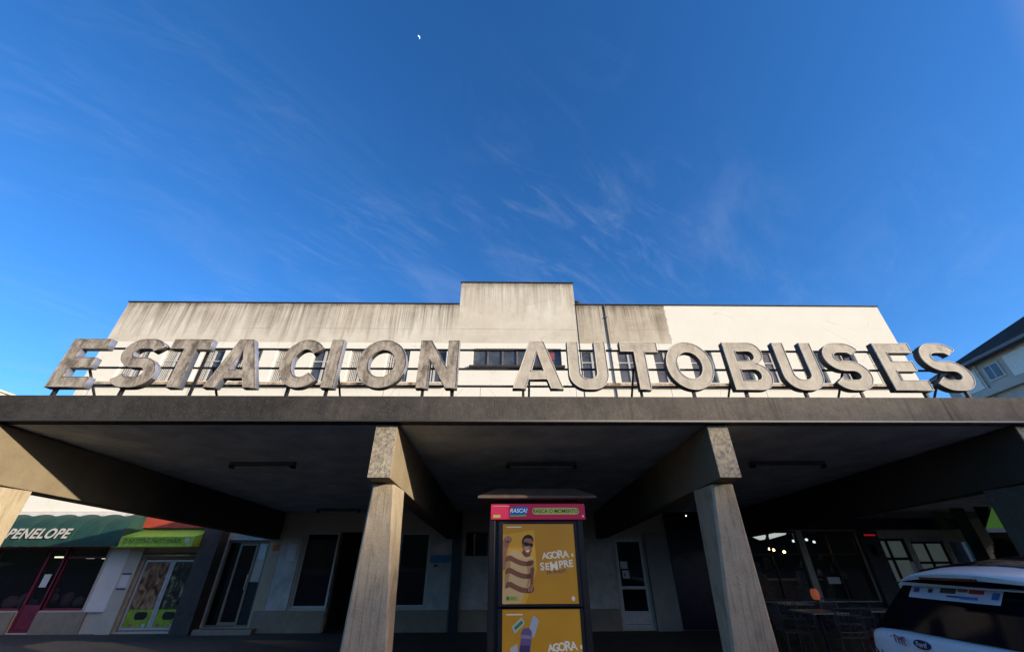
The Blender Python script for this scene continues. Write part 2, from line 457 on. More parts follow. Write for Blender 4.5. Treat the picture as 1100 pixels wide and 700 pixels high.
def cmap(scale, rot, loc=(0,0,0)):
    r_ = wn('ShaderNodeVectorRotate', rotation_type='Z_AXIS'); nt.links.new(cb.outputs[0], r_.inputs['Vector']); r_.inputs['Angle'].default_value = rot
    n = wn('ShaderNodeMapping'); nt.links.new(r_.outputs[0], n.inputs[0]); n.inputs['Scale'].default_value = scale; n.inputs['Location'].default_value = loc
    return n.outputs[0]
wisps = wr(wnoise(cmap((1.0,2.3,1), R(-52)), 1.5, 10, .64, .9), .45, .80)
fine = wr(wnoise(cmap((1.6,5.5,1), R(-38), (4,2,0)), 2.2, 9, .66, 1.1), .46, .82)
fine = wm('MULTIPLY', fine, wr(wnoise(cmap((1,1,1), 0, (7,3,0)), 1.6, 3, .5, 0), .40, .62))
mask = wm('ADD', blob((.16,.86,.80), R(4), R(30)), wm('MULTIPLY', blob((-.75,.9,.62), R(3), R(36)), .9))
mask = wm('ADD', mask, wm('MULTIPLY', blob((1.0,.9,.6), R(3), R(24)), .5))
cl = wm('MULTIPLY', wm('MULTIPLY', wm('ADD', wm('MULTIPLY', wisps, .8), wm('MULTIPLY', fine, .9)), mask), .17)
cmix = nt.nodes.new('ShaderNodeMix'); cmix.data_type = 'RGBA'
nt.links.new(cl, cmix.inputs[0]); nt.links.new(gam.outputs[0], cmix.inputs[6]); cmix.inputs[7].default_value = (4.5, 5.6, 8.0, 1)
gd = wn('ShaderNodeVectorMath', operation='DOT_PRODUCT'); nt.links.new(tc.outputs['Generated'], gd.inputs[0]); gd.inputs[1].default_value = sun_dir
glow = wm('POWER', wr(gd.outputs['Value'], .62, 1.0), .8)  # warm haze added around the sun as fill light for shaded concrete
gcol = wn('ShaderNodeMix', data_type='RGBA'); nt.links.new(glow, gcol.inputs[0]); gcol.inputs[6].default_value = (0,0,0,1); gcol.inputs[7].default_value = (17.0, 10.4, 4.6, 1)
gadd = wn('ShaderNodeMix', data_type='RGBA', blend_type='ADD'); gadd.inputs[0].default_value = 1
nt.links.new(cmix.outputs[2], gadd.inputs[6]); nt.links.new(gcol.outputs[2], gadd.inputs[7])
nt.links.new(gadd.outputs[2], bg.inputs[0])
bg.inputs['Strength'].default_value = .12
sc.view_settings.view_transform = 'Standard'; sc.view_settings.look = 'None'; sc.view_settings.exposure = 0
sc.render.engine = 'CYCLES'; sc.cycles.use_denoising = True; sc.cycles.max_bounces = 6

# ------------------------------------------------------------------ setting
g = MB(); g.quad((-900,-900,-.02),(900,-900,-.02),(900,900,-.02),(-900,900,-.02))
tag(obj('ground', g, M['asphalt']), kind='structure')
p = MB(); p.box(-30, 30, 4.25, 13.3, -.3, 0)
tag(obj('pavement', p, M['paving'], bevel=.006), kind='structure')
# unseen ridge added in place of town buildings: shades lower columns, darkens glass reflections
hl = MB(); rings = []
for k in range(0, 181):
    az = R(-110 + k*1.22)                     # measured from straight behind the camera (-Y) towards the right
    h = 36.75 + mnoise.noise(Vector((k*.21, 3.3, 0)))*.5 + mnoise.noise(Vector((k*.9, 9.1, 0)))*.35
    away = min(1, max(0, (abs(k*1.22-110-60)-16)/16))
    h -= away*(20 + mnoise.noise(Vector((k*.11, 7.7, 2)))*5)
    hd = Vector((sin(az), -cos(az), 0)); ring = []
    for (dd, f) in ((-48, 0), (-25, .55), (-8, .9), (0, 1), (12, .92), (60, 0)):
        q = hd*(150+dd); ring.append((q.x, q.y, -.3 + h*f))
    rings.append(ring)
hl.loft(rings, cap=False, closed=False)
tag(obj('unseen_shade_ridge', hl, plain('unseen_ridge_green', (.045,.06,.028), .95, .5, .3), smooth=True), kind='structure')

# ------------------------------------------------------------------ station building
B = thing('bus_station', 'long cream plastered bus station building with stained upper storey behind the canopy', 'building', (0,13,0))
def wall_grid(x0, x1, z0, z1, y, holes, depth=.22):
    mb = MB()
    xs = sorted({x0, x1, *[h[0] for h in holes], *[h[1] for h in holes]}); zs = sorted({z0, z1, *[h[2] for h in holes], *[h[3] for h in holes]})
    xs = [x for x in xs if x0 <= x <= x1]; zs = [z for z in zs if z0 <= z <= z1]
    idx = {}
    def V(x, yy, z):
        k = (round(x,4), round(yy,4), round(z,4))
        if k not in idx: idx[k] = len(mb.v); mb.v.append((x,yy,z))
        return idx[k]
    for a, b in zip(xs, xs[1:]):
        for c, d in zip(zs, zs[1:]):
            mx, mz = (a+b)/2, (c+d)/2
            if any(h[0] < mx < h[1] and h[2] < mz < h[3] for h in holes): continue
            mb.f.append((V(a,y,c), V(b,y,c), V(b,y,d), V(a,y,d)))
    for (a, b, c, d) in holes:
        mb.f.append((V(a,y,c), V(a,y,d), V(a,y+depth,d), V(a,y+depth,c)))
        mb.f.append((V(b,y,c), V(b,y+depth,c), V(b,y+depth,d), V(b,y,d)))
        mb.f.append((V(a,y,d), V(b,y,d), V(b,y+depth,d), V(a,y+depth,d)))
        mb.f.append((V(a,y,c), V(a,y+depth,c), V(b,y+depth,c), V(b,y,c)))
    return mb
wins = [(-3.05-1.36*k, -2.20-1.36*k, 7.08, 8.37) for k in range(9)] + [(2.80+1.36*k, 3.65+1.36*k, 7.08, 8.37) for k in range(9)]
cwin = (-1.22, 2.06, 7.71, 8.43)
XL, XR = -14.94, 15.11
up = wall_grid(XL, XR, 2.9, 10.42, 13, wins + [cwin])
up.quad((XL,13,2.9),(XL,25,2.9),(XL,25,10.42),(XL,13,10.42)); up.quad((XR,13,2.9),(XR,25,2.9),(XR,25,10.42),(XR,13,10.42))
up.quad((XL,25,0),(XR,25,0),(XR,25,10.42),(XL,25,10.42))
up.box(-1.86, 2.76, 13.0, 17, 10.4205, 11.5)
obj('upper_wall', up, M['facade'], B)
rf = MB(); rf.box(XL+.02, XR-.02, 13.05, 24.98, 10.2, 10.35)
obj('roof', rf, M['coping'], B)
cp = MB()
cp.box(XL-.03, -1.87, 12.955, 13.25, 10.423, 10.452); cp.box(2.78, XR+.03, 12.955, 13.25, 10.423, 10.452)
cp.box(-1.89, 2.79, 12.95, 13.3, 11.503, 11.532)
cp.box(XL-.06, XL+.2, 13.252, 25, 10.423, 10.452); cp.box(XR-.2, XR+.06, 13.252, 25, 10.423, 10.452)
obj('parapet_coping', cp, M['coping'], B)
dp = MB(); dp.tube((3.93,12.968,6.3),(3.93,12.968,10.40), .022, 10)
for z in (7.0,8.4,9.8): dp.box(3.885,3.975,12.93,13.0,z,z+.03)
obj('downpipe', dp, plain('weathered_pipe', (.16,.14,.12), .6, .3, 6), B)
sj = MB(); sj.box(2.775, 2.80, 12.985, 13.02, 6.4, 10.42)  # thin dark strip along the right edge of the central block
obj('dark_strip', sj, M['coping'], B)
def m_ledge():
    t = NT('stained_ledge'); n = t.noise(1, 5, .7, t.map((1.4,1,1)))
    col = t.ramp(n, (.38, (.05,.035,.025)), (.46, (.42,.26,.13)), (.56, (.62,.52,.38)), (.7,(.12,.10,.09)))
    return t.done(col, .85, .2)
for a, b in ((XL, -2.1), (2.77, XR)):
    l = MB(); l.box(a+.01, b-.01, 12.86, 12.998, 6.88, 7.0); obj('window_ledge', l, m_ledge(), B)
def window(x0, x1, z0, z1, y, blind):
    fr = MB(); t = .045; yy0, yy1 = y+.10, y+.16
    fr.box(x0, x0+t, yy0, yy1, z0, z1); fr.box(x1-t, x1, yy0, yy1, z0, z1)
    fr.box(x0+t, x1-t, yy0, yy1, z0, z0+t); fr.box(x0+t, x1-t, yy0, yy1, z1-t, z1)
    mx = (x0+x1)/2; zt = z1-(z1-z0)*.36
    fr.box(mx-.035, mx+.035, yy0-.004, yy1, z0+t, z1-t); fr.box(x0+t, mx-.035, yy0, yy1, zt-.02, zt+.02); fr.box(mx+.035, x1-t, yy0, yy1, zt-.02, zt+.02)
    w_ = obj('window', fr, M['white_frame'], B)
    pn = MB(); pn.quad((x0,y+.14,z0),(x1,y+.14,z0),(x1,y+.14,z1),(x0,y+.14,z1)); obj('pane', pn, M['dark_glass'], w_)
    if blind:
        bl = MB(); n = 7; a = x0+t+.01; b_ = mx-.06 if blind == 1 else x1-t-.01
        n = 5 if blind == 1 else 9
        for i in range(n):
            q = a+(b_-a)*i/n; bl.box(q, q+(b_-a)/n*.62, y+.118, y+.124, z0+t+.02, z1-t-.01)
        obj('blind', bl, M['blind'], w_)
    return w_
for i, (a, b, c, d) in enumerate(wins):
    window(a, b, c, d, 13, [1,2,1,0,1,2,1,1,2][i] if i < 9 else [0,0,0,0,1,0,1,0,1][i-9])
# central strip window
a, b, c, d = cwin; fr = MB()
fr.box(a, b, 13.1, 13.16, c, c+.04); fr.box(a, b, 13.1, 13.16, d-.04, d)
ws = obj('strip_window', fr, M['white_frame'], B)
pn = MB(); pn.quad((a,13.14,c),(b,13.14,c),(b,13.14,d),(a,13.14,d)); obj('pane', pn, M['dark_glass'], ws)
for k in range(1, 6):
    q = a+(b-a)*k/6; mu = MB(); mu.box(q-.03, q+.03, 13.09, 13.15, c+.041, d-.041); obj('mullion', mu, plain('rusty_mullion', (.20,.14,.10), .7, .3, 8), ws)
ss = MB(); ss.box(a-.12, b+.1, 12.9, 13.04, c-.075, c-.004); obj('window_sill', ss, M['coping'], B)
rc = MB(); rc.box(1.62, 1.82, 13.11, 13.13, 8.02, 8.30); obj('notice', rc, plain('red_notice', (.35,.07,.07), .6, .3, 12), ws)
# roof cowl
vt = thing('roof_cowl', 'small dark round roof cowl poking up beside the taller central block', 'vent', (3.02,14,10.35))
v = MB(); v.lathe([(.0,0),(.16,0),(.16,.62),(.0,.62)], (3.02,14,10.35), 14); obj('flue', v, plain('zinc', (.12,.11,.10), .5, .3, 8, metal=.5), vt)
v = MB(); v.lathe([(.0,.62),(.27,.63),(.25,.76),(.14,.88),(.0,.92)], (3.02,14,10.35), 16); obj('cap', v, M['iron'], vt, smooth=True)

# ground floor
doors = dict(maroon=(-12.95,-12.4,.03,1.98), lime=(-10.2,-8.58,.05,1.84), glass=(-7.98,-6.78,.12,2.12), passage=(-4.82,-3.12,.0,2.34), service=(3.2,4.0,.05,2.14))
gw = {'shopl': (-14.4,-12.95,.5,1.98), 'shopr': (-12.4,-11.28,.5,1.98), 'w1': (-5.8,-4.84,.52,2.33), 'w2': (-3.04,-2.18,.53,2.32),
      'w3': (-1.15,-.50,1.72,2.33), 'w4': (-.44,1.7,1.18,2.62), 'c1': (7.1,8.66,.62,2.34), 'c2': (8.84,10.42,.62,2.34),
      'c3': (11.02,11.86,.12,2.14), 'c4': (12.0,13.0,.6,2.06), 'c5': (13.14,14.0,.5,2.1)}
lw = wall_grid(XL, XR, 0, 2.9, 13, list(doors.values())+list(gw.values()), .18)
obj('lower_wall', lw, M['lower'], B)
sd_ = MB(); sd_.quad((XL,13,0),(XL,25,0),(XL,25,2.9),(XL,13,2.9)); sd_.quad((XR,13,0),(XR,25,0),(XR,25,2.9),(XR,13,2.9)); obj('side_wall', sd_, M['lower'], B)
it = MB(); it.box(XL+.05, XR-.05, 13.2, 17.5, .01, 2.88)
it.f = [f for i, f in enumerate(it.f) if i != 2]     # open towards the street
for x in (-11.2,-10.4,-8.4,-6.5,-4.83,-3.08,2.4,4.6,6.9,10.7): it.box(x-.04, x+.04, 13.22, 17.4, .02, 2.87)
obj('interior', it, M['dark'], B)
for a, b in ((XL+.01,-12.97),(-12.38,-11.1),(-6.72,-4.84),(-3.08,-1.52),(-1.22,3.14)):
    pl = MB(); pl.box(a, b, 12.955, 12.998, 0, .47); obj('plinth', pl, M['plinth'], B)
q = MB(); q.box(-11.14, -10.62, 12.93, 12.998, .472, 2.86); obj('pilaster', q, M['whiteplaster'], B)
q = MB(); q.box(-10.6, -10.22, 12.9, 12.998, .0, 1.95); obj('pilaster', q, M['lower'], B)
q = MB(); q.box(-14.9, -11.15, 12.96, 12.998, 2.0, 2.88); obj('wall_band', q, M['whiteplaster'], B)
q = MB(); q.box(-8.52, -8.02, 12.6, 12.998, 0, 2.8); obj('cladding_panel', q, M['darkpanel'], B, bevel=.01)
q = MB(); q.box(-6.42, -5.85, 12.945, 12.998, .475, 2.2); obj('cladding_panel', q, M['greypanel'], B, bevel=.006)
q = MB(); q.box(-2.14, -1.52, 12.96, 12.998, .475, 2.4); obj('cladding_panel', q, M['greypanel'], B, bevel=.006)
q = MB(); q.box(-1.20, -.46, 12.965, 12.998, .475, 1.68); obj('cladding_panel', q, M['greypanel'], B, bevel=.006)
q = MB(); q.box(1.75, 3.14, 12.965, 12.998, .475, 2.4); obj('cladding_panel', q, M['greypanel'], B, bevel=.006)
q = MB(); q.box(-1.48, -1.26, 12.8, 12.998, 0, 2.86); obj('pier', q, M['black'], B)
q = MB(); q.box(4.06, 4.72, 12.88, 12.998, 0, 2.3); obj('pier', q, m_concrete('grey_pier', (.28,.25,.21), (.38,.34,.29), boards=False), B)
q = MB(); q.box(4.76, 7.02, 12.93, 12.998, .02, 2.84); obj('navy_cladding', q, M['navy'], B)
for x in (5.3, 5.85, 6.4): 
    q = MB(); q.box(x-.006, x+.006, 12.926, 12.9295, .05, 2.8); obj('panel_joint', q, M['black'], B)
q = MB(); q.box(10.46, 10.98, 12.86, 12.998, 0, 2.34); obj('brick_pier', q, M['brick'], B)
q = MB(); q.box(7.04, XR-.02, 12.95, 12.998, 2.66, 2.88); obj('wall_band', q, plain('grey_band', (.25,.24,.23), .8, .2, 2), B)
q = MB(); q.box(7.04, 10.44, 12.955, 12.998, .0, .6); obj('plinth', q, M['navy'], B)

def frame(name, x0, x1, z0, z1, mat, t=.05, bars_x=(), bars_z=(), glass='glass', y=13.05, dy=.06, parent=None):
    f = MB()
    f.box(x0, x0+t, y, y+dy, z0, z1); f.box(x1-t, x1, y, y+dy, z0, z1)
    f.box(x0+t, x1-t, y, y+dy, z0, z0+t); f.box(x0+t, x1-t, y, y+dy, z1-t, z1)
    for bx in bars_x: f.box(bx-t/2, bx+t/2, y-.003, y+dy, z0+t, z1-t)
    for bz in bars_z: f.box(x0+t, x1-t, y+.003, y+dy-.003, bz-t/2, bz+t/2)
    o = obj(name, f, mat, parent or B)
    if glass:
        g_ = MB(); g_.quad((x0+t*.5,y+dy*.5,z0+t*.5),(x1-t*.5,y+dy*.5,z0+t*.5),(x1-t*.5,y+dy*.5,z1-t*.5),(x0+t*.5,y+dy*.5,z1-t*.5))
        obj('pane', g_, M[glass], o)
    return o
frame('shop_window', *gw['shopl'], M['maroon']); frame('shop_window', *gw['shopr'], M['maroon'], bars_z=(1.72,))
frame('window', *gw['w1'], M['alu']); frame('window', *gw['w2'], M['alu']); frame('window', *gw['w3'], M['black'], .04)
w4 = frame('window', *gw['w4'], M['alu'], .06, y=12.95, dy=.12)
pf = M['black']
frame('cafe_window', *gw['c1'], pf, .05, bars_x=(7.82,), bars_z=(1.74,)); frame('cafe_window', *gw['c2'], pf, .05, bars_x=(9.6,), bars_z=(1.74,))
t = NT('painted_sky_glass'); pale = t.done(t.ramp(t.noise(3,5), (.3,(.16,.185,.165)), (.7,(.24,.265,.235))), .25, .5); M['pale'] = pale  # sky reflection painted into the panes as pale colour, with slight glow
pale.node_tree.nodes['Principled BSDF'].inputs['Emission Color'].default_value = (.5,.62,.58,1)
pale.node_tree.nodes['Principled BSDF'].inputs['Emission Strength'].default_value = .06
frame('cafe_window', *gw['c3'], pf, .07, bars_x=(11.32,), bars_z=(1.62,), glass='pale')
frame('cafe_window', *gw['c4'], pf, .06, bars_x=(12.45,), bars_z=(1.52,), glass='pale')
frame('cafe_window', *gw['c5'], M['greypanel'], .05, bars_z=(1.5,))
# maroon shop door
d_ = frame('shop_door', *doors['maroon'], M['maroon'], .07, y=13.02)
q = MB(); q.box(-12.88, -12.47, 13.03, 13.06, .1, .62); obj('kick_panel', q, M['maroon'], d_, bevel=.01)
q = MB(); q.box(-12.74, -12.55, 13.005, 13.012, 1.02, 1.32); obj('notice', q, M['paper'], d_)
# goods in the shop window
for (x, y, z, sx, sz, c) in ((-13.6,13.35,.66,.22,.16,(.5,.25,.25)),(-13.3,13.4,.7,.16,.2,(.45,.3,.3)),(-13.05,13.38,.62,.12,.12,(.2,.25,.45)),(-12.65,13.4,.9,.12,.1,(.3,.5,.5)),(-12.55,13.4,.74,.1,.12,(.55,.55,.5)),(-12.2,13.45,.72,.16,.18,(.4,.2,.3)),(-11.9,13.5,.66,.14,.13,(.3,.28,.24))):
    q = MB(); q.sphere((x,y,z), 1, 12, 7, sx, .12, sz)
    tag(obj('wool_ball', q, plain('wool', c, .9, .4, 30), smooth=True), 'soft rounded goods piled low in the shop window under the green awning', 'shop goods', 'goods in the shop window')
for (x, z, lab) in ((-13.75,1.72,'small lit shop lamp at the left behind the maroon shop window'),(-12.78,1.70,'small lit shop lamp behind the glass of the maroon door'),(-12.3,1.69,'small lit shop lamp just right of the maroon door')):
    sl_ = thing('shop_lamp', lab, 'lamp', (x,14.2,z+.02), 'lit lamps inside the maroon shop')
    q = MB(); q.box(x-.09,x+.09,14.15,14.25,z,z+.04); obj('lens', q, emit('shop_glow', (1,.85,.6), 3.0), sl_)
    q = MB(); q.box(x-.1,x+.1,14.14,14.26,z+.041,z+.09); q.tube((x,14.2,z+.09),(x,14.2,2.87), .008, 6); obj('housing', q, M['black'], sl_)
# lime shop double doors
x0, x1, z0, z1 = doors['lime']; mid = -9.36
jb = MB(); jb.box(x0, x0+.05, 12.99, 13.12, z0, z1); jb.box(x1-.09, x1, 12.99, 13.12, z0, z1); jb.box(x0+.05, x1-.09, 12.97, 13.12, 1.68, z1)
dr = obj('shop_door', jb, plain('tan_jamb', (.40,.32,.23), .6, .2, 8), B)
sh = MB(); sh.tube((x0+.03,12.93,1.76),(x1-.03,12.93,1.76), .065, 14); obj('shutter_roll', sh, plain('bronze_shutter', (.45,.32,.18), .3, .2, 8, metal=.7), dr, smooth=True)
for k, (a, b) in enumerate(((x0+.06, mid-.006), (mid+.006, x1-.1))):
    f = frame('door_leaf', a, b, z0+.02, 1.66, M['alu'], .055, y=13.03, dy=.05, glass=None, parent=dr)
    def m_print(k):
        t = NT('window_print'); x, y, z = t.sep()
        n = t.noise(1, 4, .6, t.map((5.5,1,3.2), (0,0,0), (0,R(-25),0)), 1.0)
        if k == 0: c = t.ramp(n, (.36,(.03,.022,.012)), (.44,(.17,.07,.035)), (.52,(.26,.14,.075)), (.6,(.36,.28,.16)), (.7,(.10,.14,.03)))
        else: c = t.ramp(n, (.42,(.012,.014,.012)), (.55,(.05,.06,.035)), (.64,(.25,.26,.15)), (.75,(.45,.42,.3)))
        return t.done(c, .2, .5)
    pn = MB(); pn.box(a+.056, b-.056, 13.045, 13.055, .52, 1.6); obj('printed_pane', pn, m_print(k), f)
    lp = MB(); lp.box(a+.056, b-.056, 13.045, 13.055, .08, .515); obj('lower_panel', lp, M['lime_plain'], f)
    cx = (a+b)/2+.05; hw = .16
    st_ = MB(); st_.prism_y([(cx-hw,.34),(cx-hw+.05,.29),(cx+hw-.05,.29),(cx+hw,.34),(cx+hw,.42),(cx+hw-.05,.46),(cx-hw+.05,.46),(cx-hw,.42)], 13.038, 13.043)
    obj('sticker', st_, M['black'], f)
    for dx, c in ((-.2,(.5,.16,.12)),(.16,(.55,.55,.5)),(.02,(.45,.4,.1))):
        s_ = MB(); s_.lathe([(0,0),(.045,0),(.045,.005),(0,.005)], (cx+dx, 13.036, .17), 12, 'y'); obj('sticker', s_, plain('sticker', c, .6, .3, 30), f)
# glass lobby door
x0, x1, z0, z1 = doors['glass']
f = frame('lobby_door', x0, x1, z0, z1, plain('tan_frame', (.22,.165,.10), .5, .15, 8), .05, y=13.04, glass=None)
ld = frame('door_leaf', -7.62, -7.1, z0+.05, z1-.06, plain('tan_leaf', (.30,.23,.145), .5, .15, 8), .06, y=13.02, parent=f)
hn = MB(); hn.tube((-7.14,12.96,.95),(-7.14,12.96,1.3), .014); hn.tube((-7.14,12.96,.98),(-7.14,13.03,.98), .01); hn.tube((-7.14,12.96,1.27),(-7.14,13.03,1.27), .01); obj('handle', hn, M['steel'], ld)
q = MB(); q.quad((-7.93,13.06,z0+.05),(-7.63,13.06,z0+.05),(-7.63,13.06,z1-.05),(-7.93,13.06,z1-.05)); obj('side_pane', q, M['glass'], f)
q = MB(); q.box(-7.09, -6.84, 13.045, 13.075, 1.12, 2.06); obj('side_panel', q, plain('tan_board', (.60,.50,.36), .7, .15, 5), f)
q = MB(); q.box(-7.09, -6.84, 13.05, 13.07, .18, 1.11); obj('side_pane', q, M['black'], f)
q = MB(); q.box(-7.03, -6.86, 13.035, 13.04, 1.66, 2.02); obj('notice', q, M['paper'], f)
q = MB(); q.box(-7.95, -6.8, 12.93, 12.995, 2.14, 2.19); obj('door_head', q, M['alu'], f)
q = MB(); q.box(-6.76, -6.44, 12.975, 12.998, .48, 2.6); obj('cladding_panel', q, m_concrete('tan_wall', (.42,.32,.20), (.58,.46,.31), boards=False), B)
q = MB(); q.box(-8.0, -6.5, 12.7, 13.0, .0, .11); obj('door_step', q, M['plinth'], B)
# grey service door right of the kiosk
x0, x1, z0, z1 = doors['service']
f = frame('service_door', x0, x1, z0, z1, M['alu'], .07, bars_z=(.95,), y=13.03)
q = MB(); q.box(x0+.072, x1-.072, 13.04, 13.07, .13, .42); obj('kick_panel', q, M['alu'], f)
q = MB(); q.box(3.33, 3.52, 13.01, 13.018, 1.17, 1.36); obj('notice', q, M['paper'], f)
q = MB(); q.box(3.3, 3.5, 13.01, 13.018, 1.40, 1.58); obj('notice', q, M['paper'], f)
tm = marks((1,), .10, 13); place('lettering', tm, M['black'], front_at(3.425, 13.008, 1.265), f)
q = MB(); q.tube((4.63,12.82,.93),(4.63,12.88,.93), .012); q.tube((4.56,12.82,.93),(4.65,12.82,.93), .012); obj('handle', q, M['steel'], B)

def notice(name, label, cat, x0, x1, z0, z1, y, mat, group=None):
    q = MB(); q.box(x0, x1, y, y+.006, z0, z1); return tag(obj(name, q, mat), label, cat, group)
notice('poster', 'torn pale paper poster pasted on the grey panel left of the dark window', 'poster', -6.2,-5.95,1.62,2.04, 12.936, M['paper'])
notice('sticker', 'small orange sign on the tan wall beside the lobby door', 'sign', -6.66,-6.47,1.86,2.02, 12.966, M['orange'])
notice('notice_sheet', 'white sheet with blue edges taped to the beige pilaster by the lime shop', 'notice', -10.52,-10.3,1.02,1.3, 12.892, M['paper'])
for z in (1.31, .96):
    notice('tape', 'strip of blue tape across the sheet on the beige pilaster', 'tape', -10.54,-10.28,z,z+.035, 12.889, plain('blue_tape', (.05,.06,.2), .5), 'tape strips on the pilaster notice')
bs = thing('wall_sign', 'small blue enamel sign on the wall right of the left column', 'sign', (-1.82,12.95,1.57))
q = MB(); q.box(-2.12, -1.54, 12.93, 12.956, 1.56, 1.75); obj('plate', q, M['blue'], bs)
q = MB(); q.box(-2.0,-1.9,12.92,12.956,1.46,1.52); obj('bracket', q, M['black'], bs)

# ------------------------------------------------------------------ canopy
def soff(y): return 3.165-.0386*(y-5)
CL, CR = -6.99, 15.1
K = thing('entrance_canopy', 'long concrete canopy with blackened edge carried on tapered columns in front of the station', 'canopy', (0,5,0))
s_ = MB(); s_.prism_x([(5.002,3.166),(5.002,3.5),(12.99,3.24),(12.99,soff(13)),(5.16,soff(5.16)),(5.16,3.166)], CL, CR)
n0 = len(s_.v)
obj('roof_slab', s_, M['fascia'], K, bevel=.012)
u_ = MB(); u_.box(CL+.05, CR-.05, 0, 1, 0, 1); u_ = MB()
ys = [5.17, 12.98]
u_.quad((CL+.04,5.17,soff(5.17)-.004),(CR-.04,5.17,soff(5.17)-.004),(CR-.04,12.98,soff(12.98)-.004),(CL+.04,12.98,soff(12.98)-.004))
obj('soffit', u_, M['soffit'], K)
le = MB(); le.box(CL, CR, 4.985, 5.03, 3.150, 3.170); 
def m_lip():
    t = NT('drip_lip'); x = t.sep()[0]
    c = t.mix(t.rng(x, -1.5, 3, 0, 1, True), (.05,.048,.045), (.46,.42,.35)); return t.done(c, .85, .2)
obj('drip_edge', le, m_lip(), K)
def column_pts(xc, z):
    k = (2.46-z)/2.46
    hw = (.28 + .36*k)/2; yf = 5.335+.32*k; yb = 5.93-.15*k
    c = .025
    return [(xc-hw+c,yf,z),(xc+hw-c,yf,z),(xc+hw,yf+c,z),(xc+hw,yb-c,z),(xc+hw-c,yb,z),(xc-hw+c,yb,z),(xc-hw,yb-c,z),(xc-hw,yf+c,z)]
for (a, b) in ((-6.84,-6.53), (-1.70,-1.417), (2.673,2.95), (6.85,7.13), (14.72,15.0)):
    xc = (a+b)/2
    bm_ = MB(); top = lambda y: soff(y)+.02
    bm_.prism_x([(5.1,2.475),(12.97,2.15),(12.97,top(12.97)),(5.1,3.135)], a, b)
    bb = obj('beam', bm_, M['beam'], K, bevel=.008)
    e_ = MB(); e_.box(a+.004, b-.004, 5.088, 5.0985, 2.482, 3.128); obj('beam_end', e_, M['beam_end'], bb)
    c_ = MB(); c_.loft([column_pts(xc, z) for z in (0, .8, 1.6, 2.2, 2.44)]); obj('column', c_, M['column'], K)

# strip lights under the soffit
def strip_light(x, y, L, label, rz=0):
    z = soff(y)-.006
    r = thing('ceiling_light', label, 'light fitting', (x,y,z), 'unlit strip lights under the canopy')
    q = MB(); q.box(x-L/2, x+L/2, y-.055, y+.055, z-.05, z); obj('batten', q, plain('dull_white_metal', (.11,.11,.105), .5, .2, 9), r, bevel=.006)
    q = MB(); q.tube((x-L/2+.05,y,z-.072),(x+L/2-.05,y,z-.072), .018, 10); obj('tube', q, plain('unlit_tube', (.3,.3,.29), .3, .05, 9), r)
    for s in (-1, 1):
        q = MB(); q.box(x+s*(L/2-.03)-.03, x+s*(L/2-.03)+.03, y-.05, y+.05, z-.1, z-.0505); obj('lamp_holder', q, M['black'], r)
strip_light(-4.2, 7.1, 1.1, 'unlit strip light under the canopy left of the left column')
strip_light(.63, 7.1, 1.22, 'unlit strip light under the canopy above the kiosk')
strip_light(4.95, 7.05, 1.3, 'unlit strip light under the canopy right of the right column')
strip_light(-4.7, 12.2, 1.2, 'unlit strip light near the back wall above the dark doorway')

